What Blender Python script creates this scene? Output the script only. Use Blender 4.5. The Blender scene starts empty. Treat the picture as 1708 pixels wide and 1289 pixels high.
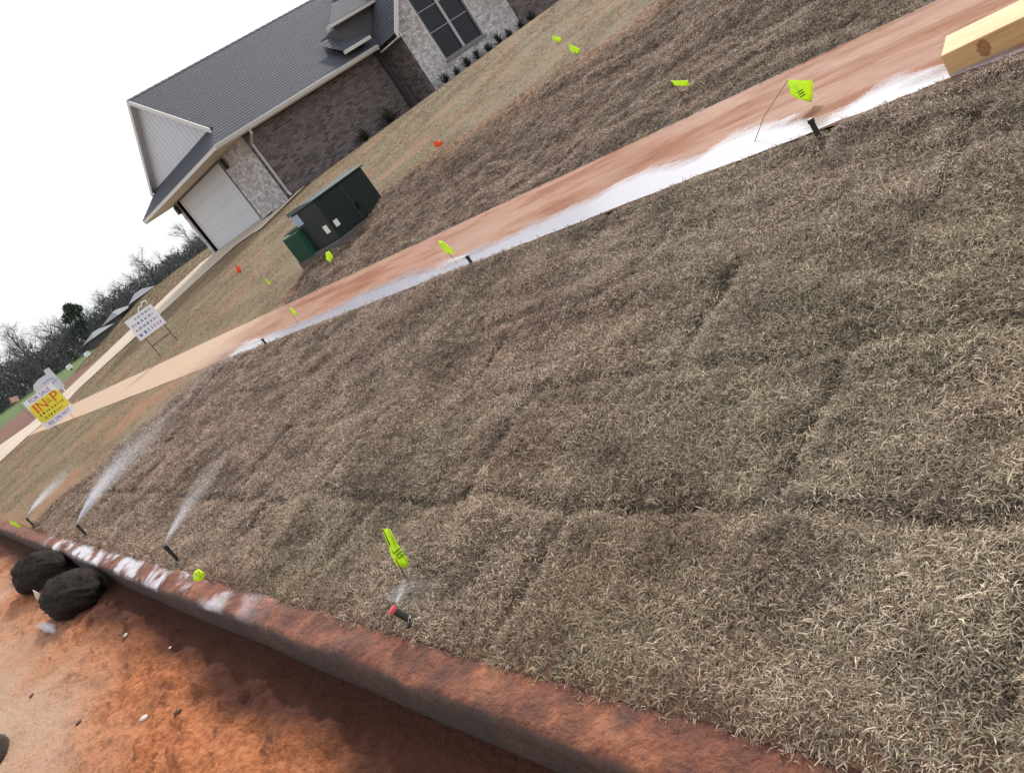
import bpy, bmesh, math, random
import numpy as np
from mathutils import Vector, Matrix

R = math.radians
random.seed(7)
rng = np.random.default_rng(11)
SC = bpy.context.scene
COL = SC.collection

# ------------------------------------------------------------------ camera
EYE = 1.40                      # metres above the road
HEAD = R(32.55)                 # heading turned from the street (-X) towards the houses (+Y)
PITCH = math.atan(460 / 1400)
ROLL = R(35.4)
fh = Vector((-math.cos(HEAD), math.sin(HEAD), 0))
rt = Vector((fh.y, -fh.x, 0))
fw = fh * math.cos(PITCH) - Vector((0, 0, math.sin(PITCH)))
up = fh * math.sin(PITCH) + Vector((0, 0, math.cos(PITCH)))
cx = rt * math.cos(ROLL) - up * math.sin(ROLL)
cyv = rt * math.sin(ROLL) + up * math.cos(ROLL)
cam = bpy.data.cameras.new('camera')
cam.sensor_width = 36
cam.lens = 1400 / 1708 * 36
cam.clip_start = 0.05
cam.clip_end = 3000
camo = bpy.data.objects.new('camera', cam)
m = Matrix((cx, cyv, -fw)).transposed().to_4x4()
m.translation = Vector((0, 0, EYE))
camo.matrix_world = m
COL.objects.link(camo)
SC.camera = camo

# ------------------------------------------------------------------ sky and sun
SUN_EL, SUN_AZ = 38, 118        # azimuth counted from +X towards +Y: behind the house, to the left
world = bpy.data.worlds.new('World')
SC.world = world
world.use_nodes = True
nt = world.node_tree
for n in list(nt.nodes): nt.nodes.remove(n)
sky = nt.nodes.new('ShaderNodeTexSky')
sky.sky_type = 'NISHITA'
sky.sun_disc = False
sky.sun_elevation = R(SUN_EL)
sky.sun_rotation = R(90 - SUN_AZ)
sky.air_density = 1.0
sky.dust_density = 6.0
sky.ozone_density = 1.0
hs = nt.nodes.new('ShaderNodeHueSaturation')
hs.inputs['Saturation'].default_value = 0.35          # thin high overcast bleaches the blue
bg1 = nt.nodes.new('ShaderNodeBackground'); bg1.inputs['Strength'].default_value = 0.09
bg2 = nt.nodes.new('ShaderNodeBackground'); bg2.inputs['Color'].default_value = (0.93, 0.96, 1.0, 1); bg2.inputs['Strength'].default_value = 0.86
ad = nt.nodes.new('ShaderNodeAddShader')
wo = nt.nodes.new('ShaderNodeOutputWorld')
nt.links.new(sky.outputs[0], hs.inputs['Color'])
nt.links.new(hs.outputs[0], bg1.inputs['Color'])
nt.links.new(bg1.outputs[0], ad.inputs[0]); nt.links.new(bg2.outputs[0], ad.inputs[1])
nt.links.new(ad.outputs[0], wo.inputs['Surface'])

sl = bpy.data.lights.new('sun', 'SUN')
sl.energy = 3.0
sl.angle = R(4)
sl.color = (1.0, 0.95, 0.88)
so = bpy.data.objects.new('sun', sl)
sd = Vector((math.cos(R(SUN_EL)) * math.cos(R(SUN_AZ)), math.cos(R(SUN_EL)) * math.sin(R(SUN_AZ)), math.sin(R(SUN_EL))))
so.rotation_euler = sd.to_track_quat('Z', 'Y').to_euler()
so.location = (-20, 40, 40)
COL.objects.link(so)

SC.view_settings.view_transform = 'Standard'
SC.view_settings.look = 'None'
SC.view_settings.gamma = 1
SC.view_settings.exposure = 0.0
SC.render.engine = 'CYCLES'
SC.cycles.use_denoising = True
SC.cycles.max_bounces = 5
SC.cycles.diffuse_bounces = 3
SC.cycles.transparent_max_bounces = 24

# ------------------------------------------------------------------ node helpers
class NT:
    def __init__(s, name):
        s.m = bpy.data.materials.new(name); s.m.use_nodes = True
        s.t = s.m.node_tree
        s.b = s.t.nodes['Principled BSDF']
    def n(s, typ, **kw):
        nd = s.t.nodes.new(typ)
        for k, v in kw.items(): setattr(nd, k, v)
        return nd
    def l(s, a, b): s.t.links.new(a, b)
    def pos(s): return s.n('ShaderNodeNewGeometry').outputs['Position']
    def noise(s, scale, detail=4, rough=.55, vec=None, stretch=None):
        nd = s.n('ShaderNodeTexNoise'); nd.inputs['Scale'].default_value = scale
        nd.inputs['Detail'].default_value = detail; nd.inputs['Roughness'].default_value = rough
        v = vec if vec is not None else s.pos()
        if stretch:
            mp = s.n('ShaderNodeMapping'); mp.inputs['Scale'].default_value = stretch[:3]
            if len(stretch) > 3: mp.inputs['Rotation'].default_value = (0, 0, stretch[3])
            s.l(v, mp.inputs['Vector']); v = mp.outputs[0]
        s.l(v, nd.inputs['Vector'])
        return nd.outputs['Fac']
    def ramp(s, fac, stops):
        nd = s.n('ShaderNodeValToRGB'); r = nd.color_ramp
        while len(r.elements) < len(stops): r.elements.new(.5)
        for e, (p, c) in zip(r.elements, stops):
            e.position = p; e.color = (c if len(c) == 4 else (*c, 1)) if not isinstance(c, (int, float)) else (c, c, c, 1)
        s.l(fac, nd.inputs[0]); return nd.outputs['Color']
    def mix(s, fac, a, b, mode='MIX'):
        nd = s.n('ShaderNodeMix', data_type='RGBA', blend_type=mode)
        for i, v in ((0, fac), (6, a), (7, b)):
            if hasattr(v, 'is_output') or isinstance(v, bpy.types.NodeSocket): s.l(v, nd.inputs[i])
            elif i == 0: nd.inputs[0].default_value = v
            else: nd.inputs[i].default_value = (*v, 1) if len(v) == 3 else v
        return nd.outputs[2]
    def attr(s, name, out='Fac'):
        nd = s.n('ShaderNodeAttribute'); nd.attribute_name = name; return nd.outputs[out]
    def math(s, op, a, b=0.):
        nd = s.n('ShaderNodeMath', operation=op)
        for i, v in enumerate((a, b)):
            if isinstance(v, bpy.types.NodeSocket): s.l(v, nd.inputs[i])
            else: nd.inputs[i].default_value = v
        return nd.outputs[0]
    def bump(s, h, strength=.5, dist=.01):
        nd = s.n('ShaderNodeBump'); nd.inputs['Strength'].default_value = strength; nd.inputs['Distance'].default_value = dist
        s.l(h, nd.inputs['Height']); s.l(nd.outputs[0], s.b.inputs['Normal'])
    def set(s, **kw):
        for k, v in kw.items():
            k = {'Base': 'Base Color', 'Spec': 'Specular IOR Level', 'Trans': 'Transmission Weight', 'Coat': 'Coat Weight'}.get(k, k)
            i = s.b.inputs[k]
            if isinstance(v, bpy.types.NodeSocket): s.l(v, i)
            elif isinstance(v, tuple): i.default_value = (*v, 1) if len(v) == 3 else v
            else: i.default_value = v
        return s.m

def plain(name, col, rough=.6, metal=0., var=.12, scale=9., bump=0., spec=.5):
    t = NT(name)
    n = t.noise(scale)
    c = t.mix(n, tuple(x * (1 - var) for x in col), tuple(min(1, x * (1 + var)) for x in col))
    t.set(Base=c, Roughness=rough, Metallic=metal, Spec=spec)
    if bump: t.bump(t.noise(scale * 8), bump, .01)
    return t.m

# ------------------------------------------------------------------ numpy noise and the lie of the land
def vnoise(x, y, seed=0):
    xi = np.floor(x).astype(np.int64); yi = np.floor(y).astype(np.int64)
    fx = x - xi; fy = y - yi
    fx = fx * fx * (3 - 2 * fx); fy = fy * fy * (3 - 2 * fy)
    def hsh(a, b):
        h = (a * 374761393 + b * 668265263 + seed * 1442695041) & 0x7fffffff
        h = ((h ^ (h >> 13)) * 1274126177) & 0x7fffffff
        return ((h ^ (h >> 16)) & 0xffff) / 65535.
    return (hsh(xi, yi) * (1 - fx) + hsh(xi + 1, yi) * fx) * (1 - fy) + (hsh(xi, yi + 1) * (1 - fx) + hsh(xi + 1, yi + 1) * fx) * fy
def fbm(x, y, scale, oct=4, seed=0, gain=.5):
    x = np.asarray(x, float) * scale; y = np.asarray(y, float) * scale
    s = 0; a = 1; t = 0
    for o in range(oct):
        s = s + a * vnoise(x + 17.3 * o, y - 9.1 * o, seed + o); t += a; a *= gain; x = x * 2.03; y = y * 2.03
    return s / t                                        # 0..1
def sstep(a, b, x):
    t = np.clip((np.asarray(x, float) - a) / (b - a), 0, 1); return t * t * (3 - 2 * t)

KERB_F, KERB_B, SW0, SW1 = 0.52, 0.648, 3.17, 4.39
def prof(Y):
    return np.interp(Y, [-60, .65, SW0, SW1, 13, 30, 80, 400], [0.15, .15, .436, .456, 1.59, 1.75, 1.8, 2.5])
def land(X, Y):
    """height of the land away from the road"""
    X = np.asarray(X, float); Y = np.asarray(Y, float)
    z = prof(Y)
    far = sstep(-43, -50, X)                            # the built-up lot drops to the lower ground
    low = .35 + .55 * sstep(-40, -75, X) + .012 * np.clip(-75 - X, 0, 200) * 1.0
    return z * (1 - far) + np.minimum(z, low + 0 * z) * far
def zat(x, y): return float(land(x, y))

# ------------------------------------------------------------------ mesh helpers
def link(name, me, mats, parent=None, smooth=False):
    o = bpy.data.objects.new(name, me); COL.objects.link(o)
    for mt in (mats if isinstance(mats, (list, tuple)) else [mats]):
        if mt is not None: me.materials.append(mt)
    if parent: o.parent = parent
    if smooth: me.polygons.foreach_set('use_smooth', [True] * len(me.polygons))
    return o
def tag(o, label=None, cat=None, group=None, kind=None):
    for k, v in (('label', label), ('category', cat), ('group', group), ('kind', kind)):
        if v: o[k] = v
    return o
def empty(name, loc=(0, 0, 0), rz=0., label=None, cat=None, group=None):
    o = bpy.data.objects.new(name, None); COL.objects.link(o)
    o.location = loc; o.rotation_euler = (0, 0, rz); o.empty_display_size = .1
    return tag(o, label, cat, group)
class MB:
    """collects shapes for ONE mesh"""
    def __init__(s): s.v = []; s.f = []; s.mi = []; s.rnd = []
    def add(s, vs, fs, mi=0, rnd=None):
        o = len(s.v); s.v += [tuple(v) for v in vs]; s.f += [tuple(i + o for i in f) for f in fs]; s.mi += [mi] * len(fs)
        s.rnd += [random.random() if rnd is None else rnd] * len(fs)
    def box(s, a, b, mi=0, M=None, rnd=None):
        (x0, y0, z0), (x1, y1, z1) = a, b
        vs = [Vector(p) for p in ((x0,y0,z0),(x1,y0,z0),(x1,y1,z0),(x0,y1,z0),(x0,y0,z1),(x1,y0,z1),(x1,y1,z1),(x0,y1,z1))]
        if M is not None: vs = [M @ v for v in vs]
        s.add(vs, [(0,3,2,1),(4,5,6,7),(0,1,5,4),(1,2,6,5),(2,3,7,6),(3,0,4,7)], mi, rnd)
    def tube(s, pts, rad, n=8, mi=0, cap=True):
        pts = [Vector(p) for p in pts]
        rad = rad if isinstance(rad, (list, tuple)) else [rad] * len(pts)
        rings = []; vs = []; fs = []
        for i, p in enumerate(pts):
            d = (pts[min(i + 1, len(pts) - 1)] - pts[max(i - 1, 0)]).normalized()
            a = d.orthogonal().normalized() if i == 0 else (pa - d * pa.dot(d)).normalized()
            pa = a; b = d.cross(a)
            for k in range(n):
                t = 2 * math.pi * k / n; vs.append(p + (a * math.cos(t) + b * math.sin(t)) * rad[i])
        for i in range(len(pts) - 1):
            for k in range(n):
                fs.append((i*n+k, i*n+(k+1)%n, (i+1)*n+(k+1)%n, (i+1)*n+k))
        if cap:
            fs.append(tuple(range(n - 1, -1, -1))); fs.append(tuple((len(pts)-1)*n + k for k in range(n)))
        s.add(vs, fs, mi)
    def prism(s, poly, d, mi=0):
        """poly: coplanar 3D outline; d: extrusion vector"""
        d = Vector(d); n = len(poly); a = [Vector(p) for p in poly]
        vs = a + [p + d for p in a]
        fs = [tuple(range(n - 1, -1, -1)), tuple(range(n, 2 * n))] + [(i, (i + 1) % n, n + (i + 1) % n, n + i) for i in range(n)]
        s.add(vs, fs, mi)
    def mesh(s, name):
        me = bpy.data.meshes.new(name); me.from_pydata(s.v, [], s.f)
        me.polygons.foreach_set('material_index', s.mi)
        at = me.attributes.new('rnd', 'FLOAT', 'FACE'); at.data.foreach_set('value', s.rnd)
        bm = bmesh.new(); bm.from_mesh(me); bmesh.ops.recalc_face_normals(bm, faces=bm.faces); bm.to_mesh(me); bm.free()
        me.update(); return me
    def build(s, name, mats, parent=None, smooth=False, bevel=0.):
        me = s.mesh(name); o = link(name, me, mats, parent, smooth)
        if bevel:
            bv = o.modifiers.new('bevel', 'BEVEL'); bv.width = bevel; bv.segments = 2; bv.limit_method = 'ANGLE'; bv.angle_limit = R(35)
        return o
def grid(name, xs, ys, zf, mats, kind='structure', attrs=None, parent=None, smooth=True):
    X, Y = np.meshgrid(xs, ys, indexing='ij'); nx, ny = X.shape
    Z = zf(X, Y)
    me = bpy.data.meshes.new(name)
    co = np.stack([X, Y, Z], -1).reshape(-1, 3)
    i, j = np.meshgrid(np.arange(nx - 1), np.arange(ny - 1), indexing='ij'); a = (i * ny + j).ravel()
    q = np.stack([a, a + ny, a + ny + 1, a + 1], 1)
    me.vertices.add(len(co)); me.vertices.foreach_set('co', co.ravel())
    me.loops.add(q.size); me.loops.foreach_set('vertex_index', q.ravel().astype(np.int32))
    me.polygons.add(len(q)); me.polygons.foreach_set('loop_start', np.arange(0, q.size, 4, dtype=np.int32))
    me.update(calc_edges=True)
    for k, fn in (attrs or {}).items():
        at = me.attributes.new(k, 'FLOAT', 'POINT'); at.data.foreach_set('value', np.asarray(fn(X, Y), np.float32).ravel())
    o = link(name, me, mats, parent, smooth)
    if kind: o['kind'] = kind
    return o
def axis(*segs):
    out = []
    for a, b, st in segs: out += list(np.linspace(a, b, max(2, int(round(abs(b - a) / st)) + 1)))[:-1]
    return np.array(out + [segs[-1][1]])

# ------------------------------------------------------------------ ground materials
def mat_soil():
    t = NT('lawn_soil')
    sod = t.attr('sod'); clay = t.attr('clay')
    n = t.noise(3.1, 6); n2 = t.noise(60, 4)
    old = t.ramp(n, [(.3, (.150, .105, .062)), (.5, (.18, .138, .085)), (.7, (.145, .128, .072))])
    new = t.ramp(t.noise(14, 5), [(.3, (.06, .05, .04)), (.7, (.13, .108, .085))])
    c = t.mix(sod, old, new)
    c = t.mix(t.math('MULTIPLY', clay, t.ramp(n2, [(.35, .4), (.6, 1.)])), c, (.28, .125, .065))
    t.set(Base=c, Roughness=.95, Spec=.2)
    t.bump(n2, .25, .01)
    return t.m
def mat_road():
    t = NT('clay_covered_road')
    clay = t.attr('clay'); wet = t.attr('wet')
    n = t.noise(2.3, 6); n2 = t.noise(34, 5); n3 = t.noise(160, 3)
    beige = t.ramp(n, [(.3, (.37, .225, .145)), (.7, (.43, .315, .235))])
    red = t.ramp(n2, [(.28, (.18, .058, .026)), (.5, (.35, .122, .05)), (.74, (.46, .195, .095))])
    c = t.mix(clay, beige, red)
    c = t.mix(t.ramp(n3, [(.3, .35), (.55, 0.)]), c, (.30, .14, .08))
    pit_shade = t.noise(8, 6, .7, stretch=(.55, 1.5, 1, R(-25)))  # dark blotches paint the shade of crevices in the clay
    c = t.mix(t.math('MULTIPLY', t.ramp(pit_shade, [(.34, .8), (.43, 0.)]), t.math('ADD', t.math('MULTIPLY', clay, .8), .2)), c, (.12, .045, .025))
    c = t.mix(wet, c, (.055, .022, .016))  # gutter colour darkened for wet mud and for the kerb's shadow
    t.set(Base=c, Roughness=.9, Spec=.08)
    t.bump(t.math('ADD', n2, t.math('MULTIPLY', n3, .3)), .7, .03)
    return t.m
def mat_walk():
    t = NT('clay_stained_concrete')
    clay = t.attr('clay')
    st = t.noise(1.5, 7, .65, stretch=(.5, 2.4, 1, R(8))); n2 = t.noise(26, 5, .6, stretch=(.5, 1.6, 1)); n3 = t.noise(220, 2)
    clean = t.ramp(n2, [(.3, (.38, .265, .18)), (.7, (.45, .325, .23))])
    wash = t.ramp(st, [(.30, (.155, .052, .025)), (.44, (.225, .085, .042)), (.55, (.29, .155, .105)), (.62, (.225, .09, .048)), (.78, (.15, .05, .026))])
    wash = t.mix(t.ramp(n2, [(.45, 0.), (.72, .5)]), wash, (.17, .062, .034))
    bl_ = t.noise(.9, 6, .65, stretch=(.8, 1.5, 1))
    wash = t.mix(t.ramp(bl_, [(.46, 0.), (.62, .7)]), wash, (.30, .185, .135))
    c = t.mix(clay, clean, wash)
    c = t.mix(t.ramp(n3, [(.35, .25), (.5, 0.)]), c, (.30, .2, .15))
    t.set(Base=c, Roughness=t.ramp(st, [(.35, .9), (.6, .7)]), Spec=.15)
    t.bump(n3, .15, .004)
    return t.m
def mat_kerb():
    t = NT('clay_smeared_kerb_concrete')
    g = t.n('ShaderNodeNewGeometry'); sp = t.n('ShaderNodeSeparateXYZ'); t.l(g.outputs['Position'], sp.inputs[0])
    sn = t.n('ShaderNodeSeparateXYZ'); t.l(g.outputs['Normal'], sn.inputs[0])
    n = t.noise(5, 6, .6); n2 = t.noise(40, 5, .6)
    conc_shade = t.ramp(n2, [(.3, (.036, .029, .026)), (.7, (.066, .055, .051))])  # concrete darkened so the colour carries the street face's shade
    red = t.ramp(t.noise(9, 7, .7), [(.25, (.045, .014, .009)), (.40, (.085, .023, .011)), (.54, (.16, .046, .020)), (.66, (.27, .095, .038)), (.82, (.20, .09, .07))])
    top = t.ramp(sn.outputs['Z'], [(.55, 0.), (.9, 1.)])
    film_glint = t.attr('film_glint')
    m_ = t.math('MULTIPLY', top, t.ramp(n, [(.28, .55), (.45, 1.)]))
    m_ = t.math('ADD', m_, t.math('MULTIPLY', t.math('SUBTRACT', 1., top), t.ramp(n, [(.40, .08), (.65, .45)])))
    c = t.mix(m_, conc_shade, red)
    c = t.mix(film_glint, c, (.47, .42, .47))  # pale lilac sky glint of the wet film, painted into the colour
    t.set(Base=c, Roughness=t.math('SUBTRACT', .8, t.math('MULTIPLY', film_glint, .68)), Spec=.5, Coat=film_glint)
    t.b.inputs['Coat Roughness'].default_value = .08
    t.bump(n2, .8, .02)
    return t.m
M_SOIL, M_ROAD, M_WALK, M_KERB = mat_soil(), mat_road(), mat_walk(), mat_kerb()

# ------------------------------------------------------------------ far ground
def mat_far():
    t = NT('far_ground')
    red = t.attr('red'); green = t.attr('green')
    n = t.noise(.35, 6, .65); n2 = t.noise(5, 4)
    c = t.ramp(n, [(.3, (.13, .10, .06)), (.7, (.19, .15, .09))])
    c = t.mix(red, c, t.ramp(n2, [(.3, (.13, .065, .05)), (.7, (.19, .10, .078))]))
    c = t.mix(t.math('MULTIPLY', green, t.ramp(n, [(.3, .7), (.6, 1.)])), c, t.ramp(n2, [(.3, (.06, .105, .035)), (.7, (.11, .17, .06))]))
    t.set(Base=c, Roughness=.95, Spec=.15); t.bump(n2, .5, .1); return t.m
def far_z(X, Y):
    lowroad = sstep(.6, -2, Y)
    z = land(X, Y) - .09
    z = np.where(Y < 1.3, -.15, z)
    return z
grid('ground', axis((-1500, -300, 120), (-300, -120, 15), (-120, -30, 1.5), (-30, 12, 1.), (12, 60, 12), (60, 600, 180)),
     axis((-600, -40, 80), (-40, -2, 4), (-2, .6, .65), (.6, 30, .6), (30, 90, 5), (90, 900, 135)), far_z, mat_far(),
     attrs={'red': lambda X, Y: sstep(-36, -39, X) * sstep(-70, -62, X) * (fbm(X, Y, .2, 3, 5) > .25) * sstep(15, 9, Y),
            'green': lambda X, Y: sstep(-58, -64, X) * sstep(-125, -110, X)})

# ------------------------------------------------------------------ road
def road_clay(X, Y):
    n = fbm(X, Y, .9, 4, 21)
    d = (Y - .25) + .055 * (-X - 4.5) * 0 + (n - .5) * .9
    return np.clip(sstep(-1.15, -.05, d + .10 * np.clip(X + 5.2, -3, 2.6)), 0, 1)
def road_wet_shade(X, Y):
    n = fbm(X, Y, 2.2, 4, 33)
    return np.clip(sstep(.10, .34, Y + (n - .5) * .26), 0, 1) * .95
def road_z(X, Y):
    c = road_clay(X, Y)
    lump = (fbm(X + .4 * Y, Y * 1.6, 2.6, 5, 3, .6) - .45) * .10 * c + (fbm(X, Y * 1.5, 9, 4, 8, .65) - .5) * .04 * c + np.maximum(0, fbm(X, Y, 13, 2, 9) - .66) * .16 * c + (np.abs(fbm(X * .7 + Y, Y - .4 * X, 6, 4, 19, .6) - .5) * -.11 + .015) * c
    ridge = (fbm(X * .35 + Y, Y * 2 - X, 5, 4, 14) - .5) * .02
    edge = sstep(.34, .5, Y)
    return -.012 + (lump + ridge * (.35 + c)) * (1 - edge) - .018 * edge
grid('road', axis((-70, -20, 2.), (-20, -9, .12), (-9, 0.3, .026), (.3, 14, .5)), axis((-9, -3, .6), (-3, -1.2, .12), (-1.2, KERB_F + .03, .026)),
     road_z, M_ROAD, attrs={'clay': road_clay, 'wet': road_wet_shade})

# ------------------------------------------------------------------ kerb
def build_kerb():
    prof_ = [(KERB_F + .012, -.1), (KERB_F + .008, .0), (KERB_F + .005, .05), (KERB_F + .002, .09), (KERB_F, .118), (KERB_F + .004, .133), (KERB_F + .013, .143), (KERB_F + .028, .1485),
             (KERB_F + .048, .150), (KERB_F + .07, .151), (KERB_F + .09, .151), (KERB_F + .11, .150), (KERB_B, .150), (KERB_B + .015, .148), (KERB_B + .025, .02)]
    xs = axis((-70, -20, 1.), (-20, -6, .05), (-6, 4, .022))
    co = []; film_glint = []
    for x in xs:
        w = float(fbm(x, 0, .8, 3, 41) - .5) * .012
        for k, (y, z) in enumerate(prof_):
            top = z > .12
            j = float(fbm(x, y * 2.2, 5, 4, 44, .6) - .5)
            cake = max(0., float(fbm(x * 1.2, y * 4, 2.2, 4, 47, .6)) - .5) * .05 if top else 0.
            co.append((x, y + w + j * (.012 if z > .06 else .004), z + (j * .012 + cake if top else 0)))
            f = float(sstep(.43, .60, fbm(x * 1.7, y * 2.5 + x * 1.1, 1.6, 5, 61, .65)) * sstep(-3.3, -4.6, x) * sstep(-9.9, -8.6, x))
            film_glint.append(f if top else 0.)
    n = len(prof_)
    fs = [(i*n+k, i*n+k+1, (i+1)*n+k+1, (i+1)*n+k) for i in range(len(xs)-1) for k in range(n-1)]
    me = bpy.data.meshes.new('kerb'); me.from_pydata(co, [], fs)
    at = me.attributes.new('film_glint', 'FLOAT', 'POINT'); at.data.foreach_set('value', film_glint)
    bm = bmesh.new(); bm.from_mesh(me); bmesh.ops.recalc_face_normals(bm, faces=bm.faces); bm.to_mesh(me); bm.free()
    o = link('kerb', me, M_KERB, smooth=True); o['kind'] = 'structure'
    me.update()
    if me.polygons[2].normal.z < 0: me.flip_normals()
build_kerb()

# ------------------------------------------------------------------ lawns (soil sheets)
ROWS = [.66, 1.20, 1.76, 2.32, 2.84, 3.4]
def sod_mask(X, Y):
    w = (fbm(X, Y, 1.1, 4, 71) - .5) * .9
    near = sstep(-11.75, -11.25, X + w * .5 + np.clip(Y - .8, 0, 3) * .0 - .62 * np.clip(Y - .8, 0, 2.4))
    back = sstep(-10.9, -10.4, X + w) * sstep(8.3, 7.2, Y + w * 1.4 - .16 * (X + 6))
    return np.where(Y < 3.8, near, back)
def seam(X, Y):
    """0..1: how deep in the joint between two pieces of sod"""
    s = np.zeros_like(X)
    jx = (fbm(X, Y, 2.5, 3, 91) - .5) * .06
    for k, yr in enumerate(ROWS[1:-1] + [5.2, 5.8, 6.4, 7.0]):
        d = np.abs(Y - yr + jx)
        s = np.maximum(s, sstep(.045, .0, d) * sstep(.38, .6, fbm(X, Y * 0 + yr, 1.3, 2, 17 + k) + .12 + (.25 if k == 0 else -.07)) * (1. if k == 0 else .6))
    row = np.floor((Y - .66) / .56)
    px = np.mod(X + 1.95 + row * .63 + jx, 1.31); d = np.minimum(px, 1.31 - px)
    s = np.maximum(s, sstep(.045, .0, d) * sstep(.40, .62, fbm(X * .3, Y, 1.5, 2, 27) + .12))
    return s * sod_mask(X, Y)
def lump(X, Y):
    s = sod_mask(X, Y)
    return s * ((fbm(X, Y, 1.3, 4, 51) - .5) * .10 + (fbm(X + Y, Y * 1.5, 4., 3, 55) - .5) * np.where(Y > 4.3, .085, .045) + (fbm(X * .6 + .3 * Y, Y * 1.5, 1.7, 3, 66) - .5) * np.where(Y > 4.3, .13, .05)) + (1 - s) * (fbm(X, Y, 2.2, 4, 57) - .5) * .03
def lawn_z(X, Y):
    e = np.minimum(sstep(.63, .95, Y), 1) * np.where(Y < 3.8, sstep(3.2, 3.0, Y), sstep(4.35, 4.6, Y))
    z = land(X, Y) + lump(X, Y) * e - .036 * seam(X, Y) + .02 * sod_mask(X, Y) * np.where(Y < 3.8, sstep(.66, .74, Y) * sstep(3.18, 3.1, Y), sstep(4.4, 4.5, Y))
    return z - .03 * sstep(.665, .63, Y)
def clay_m(X, Y):
    s = sod_mask(X, Y); n = fbm(X, Y, 1.6, 5, 77)
    b = 4 * s * (1 - s)
    edge = np.where(Y < 3.8, sstep(.85, .66, Y), 0) * .9
    old = (1 - s) * sstep(.50, .68, n) * .55
    near = (1 - s) * np.exp(-((X + 12.2) / 1.2) ** 2) * np.where(Y < 3.8, .8, .0) * sstep(.3, .55, n)
    return np.clip(np.maximum(np.maximum(b * .8, edge), np.maximum(old, near)), 0, 1)
def dens_all(X, Y):
    d = np.hypot(X, Y)
    k = np.interp(d, [1, 2.5, 5, 9, 14, 22], [5200, 4300, 2700, 1300, 620, 290])
    return np.where(Y < 3.8, k * sstep(.65, .70, Y) * sstep(3.175, 3.14, Y), k * sstep(4.40, 4.46, Y))
def dens(X, Y):
    return dens_all(X, Y) * sod_mask(X, Y) * (1 - .74 * seam(X, Y))
def dens2(X, Y):
    s = sod_mask(X, Y)
    k = dens_all(X, Y) * (1 - s) * (.25 + .9 * sstep(.3, .6, fbm(X, Y, 1.6, 4, 78)))
    return k * (1 - .85 * np.clip(clay_m(X, Y), 0, 1))
def gsc(X, Y):
    d = np.hypot(X, Y); s = sod_mask(X, Y)
    return np.interp(d, [1, 4, 9, 16, 25], [.80, .82, 1.08, 1.55, 2.1]) * (.55 + .45 * s)
LA = {'sod': sod_mask, 'clay': clay_m, 'dens': dens, 'dens2': dens2, 'gs': gsc}
strip = grid('lawn', axis((-27.2, -13, .25), (-13, -5, .07), (-5, 1.5, .035)), axis((KERB_B - .03, SW0 + .004, .035)), lawn_z, M_SOIL, attrs=LA)
yard = grid('lawn', axis((-24.2, -14, .25), (-14, 0, .1), (0, 8, .5)), axis((SW1 - .004, 9.5, .08), (9.5, 13.5, .16), (13.5, 33, .5)), lawn_z, M_SOIL, attrs=LA)
yard2 = grid('lawn', axis((-29.2, -24.2, .25)), axis((SW1 - .004, 11.5, .15)), lambda X, Y: lawn_z(X, Y) - .004, M_SOIL, attrs=LA)
lot = grid('lawn', axis((-52, -34.0, .5)), axis((SW1 + 2.5, 40, .5)), lambda X, Y: land(X, Y) - .35 * sstep(9.0, 7.2, Y) - .4 * sstep(-50, -52, X) + .34 * sstep(-34.5, -37, X) * sstep(-52, -46, X) * sstep(9, 14, Y) + (fbm(X, Y, .6, 3, 5) - .5) * .08, M_SOIL, attrs={'sod': lambda X, Y: X * 0, 'clay': lambda X, Y: .35 * sstep(.55, .75, fbm(X, Y, .5, 4, 3)), 'dens2': lambda X, Y: 70 + X * 0, 'gs': lambda X, Y: 2.6 + X * 0})

# ------------------------------------------------------------------ pavement and driveway
def walk_clay(X, Y):
    n = fbm(X * .6, Y * 1.4, .8, 4, 88)
    return np.clip(sstep(-12.6, -9.6, X + (n - .5) * 3), 0, 1)
grid('sidewalk', axis((-27.3, -14, .5), (-14, 4, .06)), axis((SW0, SW1, .06)),
     lambda X, Y: prof(Y) + .004 + (fbm(X, Y, 1.3, 3, 3) - .5) * .006, M_WALK, attrs={'clay': walk_clay})
def drive_z(X, Y): return land(np.maximum(X, -35), Y) + .012
def drive_sheet():
    pts = [(-1.5, -27.0, -39.5), (.5, -27.0, -38), (3.2, -27.1, -36.5), (4.4, -28.2, -34.6), (5.4, -29.2, -34.2), (8., -27.9, -34.1), (10.0, -27., -34.0), (11.2, -26.2, -34), (12.95, -25.8, -33.9)]
    ys = np.linspace(.55, 12.95, 60)
    co = []; fs = []; nx = 13
    for y in ys:
        a = np.interp(y, [p[0] for p in pts], [p[1] for p in pts]); b = np.interp(y, [p[0] for p in pts], [p[2] for p in pts])
        for k in range(nx):
            x = a + (b - a) * k / (nx - 1); co.append((x, y, float(drive_z(x, y)) + .004))
    fs = [(i*nx+k, i*nx+k+1, (i+1)*nx+k+1, (i+1)*nx+k) for i in range(len(ys)-1) for k in range(nx-1)]
    me = bpy.data.meshes.new('driveway'); me.from_pydata(co, [], fs); me.update()
    if me.polygons[0].normal.z < 0: me.flip_normals()
    o = link('driveway', me, M_DRIVE); o['kind'] = 'structure'
t = NT('driveway_concrete')
c_ = t.ramp(t.noise(1.1, 6, .6), [(.3, (.42, .335, .26)), (.7, (.50, .42, .335))])
c_ = t.mix(t.ramp(t.noise(40, 3), [(.35, .2), (.5, 0.)]), c_, (.33, .24, .18))
M_DRIVE = t.set(Base=c_, Roughness=.85, Spec=.3)
drive_sheet()
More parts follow.
